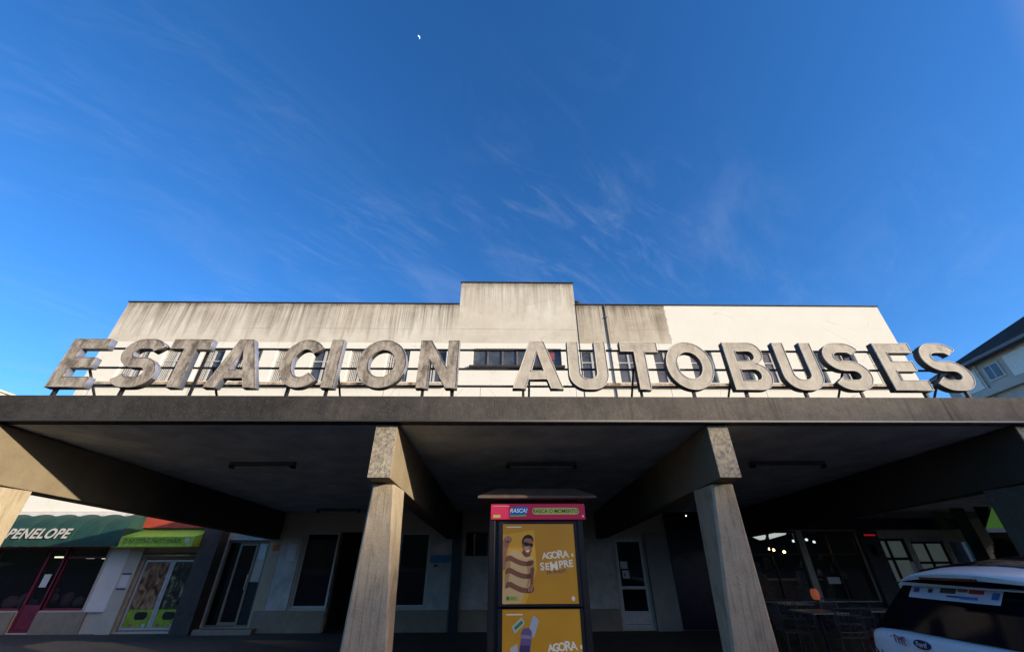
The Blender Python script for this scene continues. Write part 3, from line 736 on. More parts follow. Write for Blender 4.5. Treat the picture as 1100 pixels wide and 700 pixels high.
# ------------------------------------------------------------------ rooftop sign
S = thing('rooftop_sign', 'large weathered standing letters reading ESTACION AUTOBUSES on an iron frame along the canopy edge', 'sign', (0,5,3.5))
H = .735
def arc(cx, cy, rx, ry, a0, a1, n):
    return [(cx+rx*cos(R(a0+(a1-a0)*i/n)), cy+ry*sin(R(a0+(a1-a0)*i/n))) for i in range(n+1)]
def stroke(line, t):
    L_, R_ = [], []
    for i, p in enumerate(line):
        a = Vector(line[max(i-1,0)]); b = Vector(line[min(i+1,len(line)-1)]); d = (b-a).normalized(); n = Vector((-d.y, d.x))
        L_.append(tuple(Vector(p)+n*t/2)); R_.append(tuple(Vector(p)-n*t/2))
    return L_ + R_[::-1]
def glyph(ch, w, h=H):
    t = .155
    if ch == 'E':
        b = .145; m0 = h/2-b/2
        return [[(0,0),(w,0),(w,b),(t,b),(t,m0),(w*.86,m0),(w*.86,m0+b),(t,m0+b),(t,h-b),(w,h-b),(w,h),(0,h)]]
    if ch == 'T':
        return [[(w/2-t/2,0),(w/2+t/2,0),(w/2+t/2,h-.15),(w,h-.15),(w,h),(0,h),(0,h-.15),(w/2-t/2,h-.15)]]
    if ch == 'I': return [[(0,0),(w,0),(w,h),(0,h)]]
    if ch == 'A':
        a = .20; b = .155; f = .42
        def xl(z): return (w/2-a/2)*z/h
        out = [(0,0),(t*1.08,0),(t*1.08+xl(.14),.14),(w-t*1.08-xl(.14),.14),(w-t*1.08,0),(w,0),(w/2+a/2,h),(w/2-a/2,h)]
        z0 = .14+.115
        return [out, [(t*1.08+xl(z0),z0),(w/2,.575),(w-t*1.08-xl(z0),z0)]]
    if ch == 'O': return [arc(w/2,h/2,w/2,h/2,0,360,48)[:-1], arc(w/2,h/2,w/2-.15,h/2-.155,0,360,40)[:-1]]
    if ch == 'C':
        rx, ry = w/2+.03, h/2
        o = arc(rx,h/2,rx,ry,42,318,40); i = arc(rx,h/2,rx-.15,ry-.15,318,42,36)
        return [o+i]
    if ch == 'N': 
        s = .15
        return [[(0,0),(s,0),(s,h*.60),(w-s,0),(w,0),(w,h),(w-s,h),(w-s,h*.40),(s,h),(0,h)]]
    if ch == 'U':
        r = .235; ri = .10
        o = [(0,h)] + arc(r,r,r,r,180,270,12) + arc(w-r,r,r,r,270,360,12) + [(w,h),(w-t,h)]
        i = arc(w-t-ri,.15+ri,ri,ri,360,270,8) + arc(t+ri,.15+ri,ri,ri,270,180,8) + [(t,h)]
        return [o+i]
    if ch == 'B':
        r1 = h*.235; r2 = h*.27
        o = [(0,0)] + arc(w-r2,r2,r2,r2,-90,80,16) + arc(w-.035-r1,h-r1,r1,r1,-75,90,16) + [(0,h)]
        b = .135
        h1 = [(t,b),*arc(w-.14-.085,b+.088,.085,.088,-90,90,8),(t,b+.176)]
        z2 = h-b-.16
        h2 = [(t,z2),*arc(w-.16-.08,z2+.08,.08,.08,-90,90,8),(t,z2+.16)]
        return [o, h1, h2]
    if ch == 'S':
        t = .148; rx = .165; z1, z2, z3 = h-t/2, h/2, t/2; r = (z1-z2)/2
        l = arc(w-t/2-rx, z1-r, rx, r, 28, 90, 8) + arc(t/2+rx, z1-r, rx, r, 90, 270, 18)
        l += arc(w-t/2-rx, z3+r, rx, r, 90, -90, 18) + arc(t/2+rx, z3+r, rx, r, 270, 208, 8)
        return [stroke(l, t)]
SPEC = [('E',-6.20,.51),('S',-5.42,.57),('T',-4.78,.54),('A',-4.10,.70),('C',-3.16,.55),('I',-2.52,.17),('O',-2.09,.68),('N',-1.23,.55),
        ('A',.10,.69),('U',.89,.55),('T',1.66,.54),('O',2.29,.66),('B',3.18,.57),('U',3.92,.56),('S',4.61,.57),('E',5.42,.53),('S',6.05,.58)]
for i, (ch, x, w_) in enumerate(SPEC):
    me = poly_mesh(glyph(ch, w_), .098, .006)
    z0 = 3.622 if i < 9 else 3.612
    o = place('letter', me, M['letter_d'] if i < 8 else M['letter'], front_at(x, 5.062, z0), S)
    me.materials.append(M['letter_side']); me.materials.append(M['letter_rim_d'] if i < 8 else M['letter_rim']); me.materials.append(M['letter_shade'])
    for p_ in me.polygons:
        ny = p_.normal.y
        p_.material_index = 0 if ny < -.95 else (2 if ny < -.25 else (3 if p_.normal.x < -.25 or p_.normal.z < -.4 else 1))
    o['label'] = 'capital letter ' + ch
    cu = bpy.data.curves.new('c', 'CURVE'); cu.dimensions = '3D'; cu.bevel_depth = .007; cu.bevel_resolution = 1
    for pl_ in glyph(ch, w_):
        sp2 = cu.splines.new('POLY'); sp2.points.add(len(pl_)-1); sp2.use_cyclic_u = True
        for k_, (gx, gy) in enumerate(pl_): sp2.points[k_].co = (gx, gy, 0, 1)
    place('edge_trim', curve_mesh(cu), M['letter_rim_d'] if i < 8 else M['letter_rim'], front_at(x, 5.062-.099/2, z0), o)
for z in (4.27, 3.965, 3.70):
    q = MB(); q.box(-5.9, 6.3, 5.125, 5.155, z-.011, z+.011); obj('rail', q, M['iron'], S)
for x in (-6.13,-5.24,-4.34,-3.0,-2.47,-1.15,-.74,.24,1.9,2.62,3.36,4.2,5.03,5.9,6.5):
    q = MB(); q.box(x-.017, x+.017, 5.127, 5.153, 3.47, 4.3) if x in (-4.34,-.74,1.9,5.03) else q.box(x-.017, x+.017, 5.08, 5.124, 3.47, 3.70)
    obj('post', q, M['iron'], S)
for x in (-5.95,-4.2,-2.42,-.80,.34,1.86,3.3,4.95,6.4):
    q = MB(); q.tube((x,5.16,4.0),(x,5.62,3.46), .016, 6); obj('strut', q, M['iron'], S)

# ------------------------------------------------------------------ lottery kiosk
KX, KY = .495, 6.66
N = thing('lottery_kiosk', 'dark kiosk with a pink header and two mustard posters between the columns', 'kiosk', (KX*1.04,KY,0))
N.scale = (1.04, 1.0, 1.015)
kdark = plain('kiosk_brown', (.022,.017,.015), .45, .3, 8)
b_ = MB(); b_.box(-.15, 1.13, KY+.03, 7.6, .02, 2.38); obj('cabin', b_, kdark, N, bevel=.01)
for x in (-.21, 1.07):
    q = MB(); q.box(x, x+.09, KY-.05, KY+.05, .02, 2.10); obj('corner_post', q, kdark, N, bevel=.012)
q = MB(); q.box(1.125,1.145,KY-.04,KY+.0,.3,2.05); obj('edge_trim', q, M['steel'], N)
q = MB(); q.box(-.38, 1.36, KY-.22, 7.85, 2.385, 2.415)
q.loft([[(-.38,KY-.22,2.416),(1.36,KY-.22,2.416),(1.36,7.85,2.416),(-.38,7.85,2.416)], [(-.12,KY+.1,2.56),(1.1,KY+.1,2.56),(1.1,7.5,2.56),(-.12,7.5,2.56)]])
obj('roof', q, plain('kiosk_roof', (.20,.15,.115), .6, .2, 4), N)
hd_ = MB(); hd_.box(-.19, 1.20, KY-.06, KY+.02, 2.11, 2.32)
mag = emit('magenta_header', (.50,.02,.075), .20, (.62,.025,.09))
h_ = obj('header', hd_, mag, N)
yh = KY-.063
def kflat(name, pts, y, mat, par): return flat_poly(name, pts, y, mat, par)
green_in = emit('lettering_green', (.02,.10,.01), .2)
olive = emit('pale_olive', (.42,.45,.14), .25)
def rrect(x0, x1, z0, z1, r, n=6):
    return arc(x1-r,z0+r,r,r,-90,0,n)+arc(x1-r,z1-r,r,r,0,90,n)+arc(x0+r,z1-r,r,r,90,180,n)+arc(x0+r,z0+r,r,r,180,270,n)
kflat('plaque', rrect(.42, 1.11, 2.175, 2.265, .044), yh-.002, olive, h_)
place('lettering', text_mesh('RASCA O MOMENTO', .070, .003, .0012), green_in, front_at(.765, yh-.006, 2.218), h_)
kflat('emblem', [(.08,2.15),(.30,2.15),(.36,2.22),(.35,2.28),(.18,2.285),(.12,2.25)], yh-.002, emit('emblem_blue', (.03,.12,.42), .25), h_)
place('lettering', text_mesh('RASCA!', .075, .003, .0012, .25), emit('lettering_white', (.7,.85,.85), .3), front_at(.215, yh-.006, 2.225), h_)
kflat('emblem', [(.10,2.145),(.33,2.15),(.33,2.17),(.10,2.165)], yh-.004, emit('emblem_green', (.2,.4,.1), .25), h_)
kflat('badge', [(-.155,2.13),(-.05,2.13),(-.05,2.17),(-.155,2.17)], yh-.002, plain('yellow_badge', (.7,.6,.15), .5), h_)
kflat('caption', [(-.16,2.285),(.08,2.285),(.08,2.293),(-.16,2.293)], yh-.002, M['lettering'], h_)
kflat('badge', arc(1.165,2.15,.013,.013,0,360,14)[:-1], yh-.002, emit('badge_white', (.8,.75,.7), .25), h_)
def m_amber(name):
    t = NT(name); x, y, z = t.sep()
    c = t.ramp(t.noise(1.6, 2), (.3, (.52,.26,.020)), (.7, (.60,.31,.028)))
    t.inp(t.bsdf.inputs['Emission Color'], c); t.bsdf.inputs['Emission Strength'].default_value = .23
    return t.done(t.mix(.5, c, (0,0,0)), .35, .4)
amber = m_amber('amber_poster')
PX0, PX1 = -.01, 1.02
def poster(z0, z1):
    fr = MB(); y = KY-.03
    fr.box(PX0-.06,PX0-.002,y,y+.06,z0-.05,z1+.03); fr.box(PX1+.002,PX1+.06,y,y+.06,z0-.05,z1+.03); fr.box(PX0-.002,PX1+.002,y,y+.06,z0-.05,z0-.002); fr.box(PX0-.002,PX1+.002,y,y+.06,z1+.002,z1+.03)
    f = obj('poster_frame', fr, kdark, N)
    b = MB(); b.box(PX0,PX1,y+.02,y+.05,z0,z1); return obj('poster', b, amber, f), y+.02
def em(name, c, k=.36): return emit(name, c, k*.6, tuple(x*.6 for x in c))
white_l = em('poster_white', (.80,.78,.70)); purple = em('poster_purple', (.10,.04,.13)); skin = em('poster_skin', (.33,.155,.085)); skin_d = em('poster_skin_shade', (.18,.075,.045))
cream = em('poster_cream', (.62,.43,.21)); brown = em('poster_brown', (.22,.085,.04)); ink = em('poster_ink', (.012,.009,.008)); warm = em('poster_light_amber', (.62,.34,.03), .42)
def slogan(par, y, cx, z, s):
    mats = white_l
    zz = z
    for txt, dx, dz, size in (('A',-.20,.0,.125),('G',-.115,.004,.135),('O',-.02,.012,.14),('R',.078,.022,.165),('A',.172,.022,.15),('E',.29,.012,.055)):
        place('lettering', text_mesh(txt, size*s*1.06, .002, .0045*s), mats, front_at(cx+dx*s, y, zz+dz*s) @ Matrix.Rotation(R(5),4,'Z'), par)
    for txt, dx, dz, size in (('S',-.25,-.165,.15),('E',-.165,-.165,.135),('M',-.045,-.16,.185),('P',.08,-.135,.15),('R',.168,-.125,.145),('E',.255,-.12,.145)):
        place('lettering', text_mesh(txt, size*s*1.06, .002, .0045*s), mats, front_at(cx+dx*s, y, zz+dz*s) @ Matrix.Rotation(R(5),4,'Z'), par)
def smooth(pts, n=5):
    out = []; m_ = len(pts)
    for i in range(m_):
        p0, p1_, p2_, p3 = (Vector(pts[(i+k) % m_]) for k in (-1, 0, 1, 2))
        for k in range(n):
            t = k/n; out.append(tuple(.5*((2*p1_)+(p2_-p0)*t+(2*p0-5*p1_+4*p2_-p3)*t*t+(3*p1_-p0-3*p2_+p3)*t**3)))
    return out
p1, y1 = poster(1.07, 2.05)
def PX(u, v):     # poster drawing coordinates 0..1 from its left top
    return (PX0+(PX1-PX0)*u, 2.05-(2.05-1.07)*v)
def pp(*uv): return [PX(*q) for q in uv]
ya = y1-.003
kflat('caption', pp((.05,.035),(.26,.035),(.26,.05),(.05,.05)), ya, white_l, p1)
kflat('light_panel', pp((.0,.145),(.44,.08),(.46,.6),(.3,1),(.0,1)), ya, warm, p1)
ya -= .003
# printed man: raised fist, head with sunglasses, striped jumper
def sflat(name, uv, dy, mat): return kflat(name, smooth(pp(*uv)), ya-dy, mat, p1)
cream_d = em('poster_cream_shade', (.42,.26,.11)); brown_d = em('poster_brown_shade', (.12,.045,.02)); skin_l = em('poster_skin_light', (.45,.24,.14))
sflat('printed_arm', ((-.0,.24),(.05,.25),(.085,.26),(.07,.33),(.05,.42),(.05,.55),(.0,.58)), 0, skin)
sflat('printed_fist', ((.005,.235),(.02,.19),(.055,.165),(.10,.17),(.125,.20),(.115,.235),(.085,.265),(.04,.275)), .001, skin)
for k, (u, v) in enumerate(((.055,.18),(.078,.177),(.099,.186),(.114,.204))):
    sflat('printed_finger', ((u-.010,v-.016),(u+.010,v-.014),(u+.006,v+.026),(u-.012,v+.028)), .002, skin_l if k % 2 == 0 else skin)
sflat('printed_thumb', ((.03,.235),(.06,.222),(.095,.226),(.09,.243),(.05,.25)), .003, skin_d)
sflat('printed_neck', ((.27,.36),(.36,.37),(.37,.45),(.27,.44)), .001, skin_d)
sflat('printed_jumper', ((.02,.66),(.04,.55),(.06,.45),(.10,.37),(.17,.345),(.25,.375),(.31,.435),(.385,.425),(.425,.46),(.43,.56),(.405,.66),(.37,.75),(.32,.83),(.28,.90),(.23,.985),(.12,.99),(.0,.99),(.0,.8)), .0025, cream)
sflat('printed_fold', ((.33,.50),(.42,.47),(.425,.57),(.39,.69),(.33,.80),(.30,.84),(.34,.70)), .0035, cream_d)
sflat('printed_fold', ((.05,.50),(.09,.42),(.105,.55),(.08,.72),(.03,.80),(.03,.62)), .0035, cream_d)
for a_ in (.405,.56,.73):
    sflat('printed_stripe', ((.055,a_+.02),(.11,a_+.01),(.18,a_+.045),(.26,a_+.075),(.34,a_+.085),(.415,a_+.075),(.40,a_+.13),(.33,a_+.145),(.24,a_+.135),(.15,a_+.10),(.09,a_+.075),(.035,a_+.09)), .005, brown)
    sflat('printed_stripe', ((.33,a_+.09),(.412,a_+.078),(.40,a_+.128),(.325,a_+.142)), .006, brown_d)
sflat('printed_arm', ((.375,.58),(.425,.57),(.415,.67),(.405,.75),(.39,.80),(.365,.79),(.375,.70)), .0075, skin_d)
sflat('printed_hand', ((.37,.775),(.40,.78),(.405,.82),(.385,.85),(.35,.85),(.335,.825),(.345,.80)), .0085, skin)
for k in range(3): sflat('printed_finger', ((.342+.016*k,.822),(.354+.016*k,.82),(.352+.016*k,.858),(.340+.016*k,.855)), .0095, skin_d if k % 2 else skin_l)
sflat('printed_head', ((.275,.26),(.285,.205),(.33,.17),(.385,.175),(.415,.215),(.415,.28),(.40,.345),(.375,.395),(.34,.41),(.305,.385),(.283,.325)), .0085, skin)
sflat('printed_cheek', ((.30,.305),(.34,.30),(.36,.34),(.33,.365),(.305,.35)), .0095, skin_l)
sflat('printed_ear', ((.268,.275),(.28,.265),(.288,.30),(.278,.325)), .0095, skin_d)
sflat('printed_beard', ((.284,.335),(.30,.34),(.315,.375),(.345,.39),(.37,.372),(.39,.345),(.398,.35),(.378,.40),(.34,.415),(.302,.392)), .0095, skin_d)
sflat('printed_hair', ((.268,.275),(.268,.215),(.30,.165),(.35,.145),(.40,.16),(.425,.205),(.42,.24),(.40,.205),(.345,.19),(.30,.205),(.284,.245)), .0105, ink)
sflat('printed_glasses', ((.282,.245),(.315,.243),(.345,.252),(.38,.258),(.418,.268),(.41,.302),(.385,.306),(.362,.285),(.34,.295),(.312,.297),(.295,.28)), .0125, ink)
sflat('printed_smile', ((.318,.352),(.345,.352),(.368,.342),(.358,.366),(.335,.372)), .0105, white_l)
slogan(p1, ya-.004, PX0+.73*(PX1-PX0), 1.635, .80)
place('lettering', marks((3,7), .042, 8), purple, front_at(PX0+.76, ya-.004, 1.445) @ Matrix.Rotation(R(5),4,'Z'), p1)
kflat('badge', pp((.04,.905),(.21,.905),(.21,.965),(.04,.965)), ya-.0075, em('badge_pale', (.42,.42,.10)), p1)
kflat('badge', pp((.055,.915),(.085,.915),(.085,.955),(.055,.955)), ya-.010, em('badge_green', (.02,.16,.05)), p1)
place('lettering', marks((5,), .026, 9), em('badge_green2', (.02,.14,.05)), front_at(PX0+.15, ya-.011, 2.05-.98*.936), p1)
kflat('badge', [PX(.93+.022*cos(t*.45), .94+.028*sin(t*.45)) for t in range(14)], ya, white_l, p1)
p2, y2 = poster(.18, 1.01)
ya = y2-.003
def P2(u, v): return (PX0+(PX1-PX0)*u, 1.01-1.03*v)
def p2p(*uv): return [P2(*q) for q in uv]
kflat('caption', p2p((.05,.05),(.26,.05),(.26,.062),(.05,.062)), ya, white_l, p2)
kflat('printed_card', p2p((.12,.185),(.25,.08),(.29,.15),(.16,.255)), ya, em('card_white', (.42,.46,.42)), p2)
kflat('printed_card', p2p((.15,.19),(.25,.115),(.265,.145),(.165,.22)), ya-.0025, em('card_green', (.03,.2,.08)), p2)
kflat('printed_card', p2p((.40,.06),(.47,.12),(.40,.30),(.335,.24),(.35,.17)), ya, em('card_blue', (.36,.42,.52)), p2)
kflat('printed_card', p2p((.10,.40),(.19,.355),(.20,.5),(.11,.53)), ya, em('card_white2', (.45,.45,.5)), p2)
kflat('printed_can', p2p((.24,.24),(.27,.2),(.34,.195),(.375,.235),(.37,.3),(.35,.42),(.35,.62),(.2,.62),(.215,.4),(.235,.31)), ya-.005, em('can_violet', (.12,.09,.22)), p2)
kflat('printed_band', p2p((.235,.265),(.37,.275),(.37,.31),(.235,.30)), ya-.0075, em('can_lilac', (.25,.2,.36)), p2)
kflat('printed_band', p2p((.23,.37),(.345,.375),(.34,.46),(.215,.45)), ya-.0075, em('can_dark', (.05,.035,.12)), p2)
slogan(p2, ya-.004, PX0+.76*(PX1-PX0), 1.01-.415, .80)

# ------------------------------------------------------------------ awnings and shop signs
A1 = thing('barrel_awning', 'dark green ribbed barrel awning with cream lettering over the maroon shopfront', 'awning', (-12.3,13,2.0))
def barrel(x0, x1, zt, zb, yf):
    mb = MB(); rings = []
    nx = 48
    for i in range(nx+1):
        x = x0+(x1-x0)*i/nx
        sag = -.035*abs(sin(pi*i/nx*6))**.5*0 + .085*abs(sin(pi*6*i/nx))
        ring = []
        for k in range(13):
            a = R(90*k/12)
            ring.append((x, 12.995-(12.995-yf)*sin(a)+.0, zb+.12+(zt-zb-.12)*cos(a)+sag*max(cos(a),.25)-.02))
        ring.append((x, yf+.004, zb+.02*abs(sin(pi*12*i/nx))))
        rings.append(ring)
    mb.loft(rings, cap=False, closed=False)
    for x, s in ((x0,0),(x1,1)):
        r = rings[0 if s == 0 else -1]; mb.quad(*r, (x, 12.995, zb+.1))
    return mb
obj('canvas', barrel(-14.5, -10.50, 2.75, 1.96, 12.25), M['awning_green'], A1, smooth=True)
for i in range(7):
    x = -14.5+4.0*i/6; pts = [(x, 12.995-.73*sin(R(a))-.008, 2.085+.665*cos(R(a))+.01) for a in range(0, 91, 9)]
    q = MB(); q.path(pts, .012, 6); obj('rib', q, M['awning_green'], A1)
place('lettering', text_mesh('PENELOPE', .33, .004, .009, .22, spacing=1.12), M['lettering'], Matrix.Translation((-12.72, 12.215, 2.265)) @ Matrix.Rotation(R(90-8),4,'X'), A1)

A2 = thing('box_awning', 'lime green boxy awning with printed valance over the double doors', 'awning', (-9.6,13,1.96))
a_ = MB(); a_.prism_x([(12.3,1.96),(12.3,2.2),(12.995,2.42),(12.995,1.98)], -10.66, -8.52); obj('canvas', a_, M['lime'], A2)
q = MB(); q.box(-10.62,-8.56,12.27,12.298,1.95,1.975); obj('hem_bar', q, M['lime_plain'], A2)
q = MB(); q.box(-10.42,-8.78,12.292,12.298,2.05,2.055); q.box(-10.42,-8.78,12.292,12.298,2.155,2.16); obj('printed_border', q, plain('dark_print', (.05,.08,.01), .7), A2)
lt = marks((2,3,7,6,7), .085, 3); place('lettering', lt, plain('dark_print2', (.06,.09,.012), .7), front_at(-9.6, 12.294, 2.105), A2)
for x in (-10.54, -8.68):
    q = MB(); q.lathe([(0,0),(.075,0),(.075,.004),(0,.004)], (x,12.292,2.11), 16, 'y'); obj('emblem', q, plain('emblem_cream', (.5,.52,.35), .7, .4, 20), A2)
R1 = thing('fascia_sign', 'red shop fascia board tucked behind the lime green awning', 'sign', (-9.6,12.9,2.44))
q = MB(); q.box(-10.68,-8.5,12.86,12.998,2.45,2.80); obj('board', q, M['red'], R1)
place('lettering', marks((3,2), .075, 5), M['lettering'], front_at(-8.95, 12.857, 2.60), R1)

# ------------------------------------------------------------------ cafe front
cf = thing('cafe_fascia', 'long navy sign board above the cafe windows', 'sign board', (10,12.9,2.36))
q = MB(); q.box(7.04, 13.5, 12.80, 12.952, 2.36, 2.655); obj('board', q, M['navy'], cf)
q = MB(); q.box(7.04, 13.5, 12.79, 12.80, 2.36, 2.375); obj('trim', q, M['black'], cf)
rs = thing('neon_sign', 'small glowing red sign at the top of the brick pier', 'sign', (10.7,12.84,2.2))
q = MB(); q.box(10.52, 10.90, 12.82, 12.858, 2.17, 2.26); obj('case', q, M['black'], rs)
q = MB(); q.box(10.54, 10.88, 12.812, 12.819, 2.195, 2.24); obj('glow_strip', q, emit('red_glow', (.8,.02,.03), .22), rs)
wl = thing('wall_lamp', 'black box lantern fixed on the brick pier', 'lamp', (10.72,12.8,1.7))
q = MB(); q.box(10.62,10.80,12.68,12.82,1.72,1.98); obj('body', q, M['black'], wl, bevel=.01)
q = MB(); q.box(10.68,10.74,12.82,12.86,1.8,1.9); obj('bracket', q, M['black'], wl)
sl = thing('spot_lamp', 'tiny lit spotlight high on the navy cladding', 'lamp', (5.41,12.85,2.7))
q = MB(); q.tube((5.41,12.93,2.74),(5.41,12.84,2.74), .03, 10); obj('housing', q, M['black'], sl)
q = MB(); q.tube((5.41,12.839,2.74),(5.41,12.835,2.74), .022, 10); obj('lens', q, emit('spot_glow', (1,1,.95), 2.0), sl)
pn = thing('sky_reflection_panel', 'bright white angular panel imitating a sky reflection in the first cafe window', 'lamp', (7.9,13.9,2.25))
glow = emit('sky_reflection_glow', (.72,.75,.70), 1.5)  # glowing sheets added in place of a sky reflection; no lamp hangs here
q = MB(); q.quad((7.25,13.32,2.30),(8.02,13.32,2.34),(8.12,13.75,2.15),(7.95,13.75,2.13)); obj('panel', q, glow, pn)  # added glowing sheet, stands in for the sky reflection
q = MB(); q.quad((8.08,13.32,2.34),(8.62,13.32,2.34),(8.66,13.5,2.27),(8.2,13.75,2.14)); obj('panel', q, glow, pn)  # second added sheet for the same sky reflection
for i, (x, y, z, k) in enumerate(((8.45,14.2,1.9,1),(8.8,14.6,1.88,1),(8.95,14.3,1.82,1),(7.3,13.6,1.62,1),(10.1,14.4,2.1,0),(9.6,14.0,2.15,0),(9.3,14.2,2.12,0))):
    b = thing('pendant_bulb', ['small cool bulb', 'small warm glowing bulb'][k] + [' hanging low in the first cafe window',' hanging deep in the first cafe window',' beside the orange glow in the first cafe window',' close to the round mirror in the cafe',' near the right edge of the second cafe window',' in the middle of the second cafe window',' at the left of the second cafe window'][i], 'lamp', (x,y,z), 'pendant bulbs inside the cafe')
    q = MB(); q.sphere((x,y,z), .042, 10, 6); obj('bulb', q, emit('bulb_glow%d' % k, (1,.62,.25) if k else (.85,.95,1), 20.0 if k else 2.2), b)
    q = MB(); q.tube((x,y,z+.035),(x,y,2.85), .006, 6); obj('cord', q, M['black'], b)
mr = thing('round_mirror', 'round grey mirror hanging inside the cafe window by the right column', 'mirror', (7.35,13.4,1.75))
q = MB(); q.lathe([(0,0),(.17,0),(.17,.02),(0,.02)], (7.38,13.4,1.86), 24, 'y'); obj('glass', q, plain('mirror_grey', (.20,.24,.24), .25, .1, 4), mr)
q = MB(); q.lathe([(.172,-.01),(.2,-.01),(.2,.03),(.172,.03)], (7.38,13.4,1.86), 24, 'y'); obj('rim', q, M['black'], mr)
q = MB(); q.box(7.3,7.55,13.4,13.43,1.0,1.55)
tag(obj('menu_board', q, plain('menu_green', (.14,.22,.2), .5, .4, 9)), 'greenish menu board under the round mirror', 'menu board')
q = MB(); q.box(9.15,9.5,13.02,13.028,1.02,1.18); tag(obj('notice', q, M['paper']), 'white sheet stuck inside the second cafe window', 'notice')
q = MB(); q.box(11.72,11.84,13.0,13.01,1.2,1.55); tag(obj('notice', q, M['paper']), 'narrow white sheet on the tall pale cafe window', 'notice')
aw = thing('roller_blind_box', 'bright metal blind housing over the wide pale cafe window', 'blind box', (12.5,12.95,2.06))
q = MB(); q.box(11.98,13.05,12.86,12.998,2.07,2.15); obj('housing', q, M['steel'], aw)
# furniture silhouettes inside the cafe
for i, (x, y, h, wd) in enumerate(((9.2,14.1,1.3,.35),(9.75,14.5,1.5,.25),(10.15,14.2,1.15,.3),(8.4,14.9,1.2,.5))):
    q = MB(); q.box(x-wd/2,x+wd/2,y,y+.3,.02,h*.7); q.box(x-wd*.3,x+wd*.3,y+.05,y+.2,h*.7,h)
    tag(obj('cabinet', q, plain('cabinet_%d' % i, [(.14,.18,.19),(.22,.22,.23),(.10,.16,.12),(.20,.13,.08)][i], .5, .5, 8)), ['grey green cabinet','tall grey cabinet','low green cabinet','brown sideboard'][i]+' in the dim cafe interior', 'cabinet')
for i, (x, z, sx) in enumerate(((9.05,1.42,.12),(9.35,1.55,.07),(9.7,1.62,.1),(10.05,1.5,.08),(9.5,1.2,.14),(10.2,1.15,.16),(9.9,1.28,.06))):
    q = MB(); q.lathe([(0,0),(sx*.5,.0),(sx*.62,.06),(sx*.3,.12),(sx*.28,.17),(0,.17)], (x,13.75,z), 10); q.box(x-sx*.8, x+sx*.8, 13.7, 13.85, z-.02, z-.002)
    tag(obj('shelf_jar', q, plain('jar', (.25,.28,.30), .2, .5, 9), smooth=False), 'pale jar on a small shelf in the second cafe window', 'jar', 'jars on small shelves in the second cafe window')

ctr = thing('cafe_counter', 'long dim counter with a pale top inside the cafe windows', 'counter', (9.0,15.4,0))
q = MB(); q.box(7.3, 10.4, 15.2, 15.7, .02, 1.02); obj('front', q, plain('counter_wood', (.16,.09,.05), .6, .4, 6), ctr)
q = MB(); q.box(7.25, 10.45, 15.1, 15.75, 1.025, 1.07); obj('top', q, plain('counter_top', (.5,.5,.47), .4, .1, 6), ctr)
for i, (x, z, w_, h_, c, lab) in enumerate(((7.7,1.55,.5,.38,(.35,.28,.18),'tan framed picture at the left of the cafe back wall'),(8.5,1.45,.3,.5,(.45,.20,.08),'narrow orange picture on the cafe back wall'),(9.3,1.6,.6,.35,(.30,.36,.38),'wide bluish picture on the cafe back wall'),(10.1,1.5,.35,.45,(.42,.42,.40),'pale picture at the right of the cafe back wall'))):
    pc = thing('framed_picture', lab, 'picture', (x,17.4,z))
    q = MB(); q.box(x-w_/2, x+w_/2, 17.40, 17.44, z-h_/2, z+h_/2); obj('frame', q, M['black'], pc)
    q = MB(); q.box(x-w_/2+.03, x+w_/2-.03, 17.385, 17.399, z-h_/2+.03, z+h_/2-.03); obj('print', q, plain('print', c, .5, .5, 9), pc)

# terrace screen at the far right
scn = thing('terrace_screen', 'pale blue framed terrace screen with a green top panel at the far right', 'screen', (14.0,12,0))
q = MB(); q.prism_y([(13.98,2.345),(14.12,2.345),(14.12,3.0),(13.94,3.0)], 11.97, 12.03); q.box(13.40,14.8,11.975,12.025,2.24,2.342); q.box(14.0,14.12,11.97,12.03,0,2.238); q.box(14.7,14.8,11.97,12.03,0,2.238)
obj('frame', q, emit('pale_blue_glow_paint', (.25,.34,.46), .10, (.36,.45,.55)), scn)  # painted frame given a faint glow of its own; not a lamp
q = MB(); q.prism_y([(13.41,2.345),(13.975,2.345),(13.94,2.90)], 11.99, 12.01); obj('green_panel', q, emit('leaf_green_glow_film', (.13,.34,.07), .22, (.2,.42,.1)), scn)  # green film with a faint glow added
q = MB(); q.prism_y([(13.40,2.35),(13.90,2.95),(13.40,2.95)], 12.02, 12.04); obj('dark_panel', q, M['navy'], scn)
q = MB(); q.box(14.125,14.695,11.99,12.01,.1,2.235); obj('picture_panel', q, plain('blue_picture', (.07,.09,.12), .4, .6, 6), scn)
q = MB(); q.box(13.40,13.995,12.0,12.015,.1,2.235); obj('picture_panel', q, plain('olive_picture', (.05,.055,.03), .5, .6, 5), scn)
q = MB(); q.box(13.0,13.38,12.3,12.34,0,2.9); tag(obj('partition', q, plain('partition_dark', (.03,.03,.03), .6)), 'dark full height partition left of the pale blue screen', 'partition')
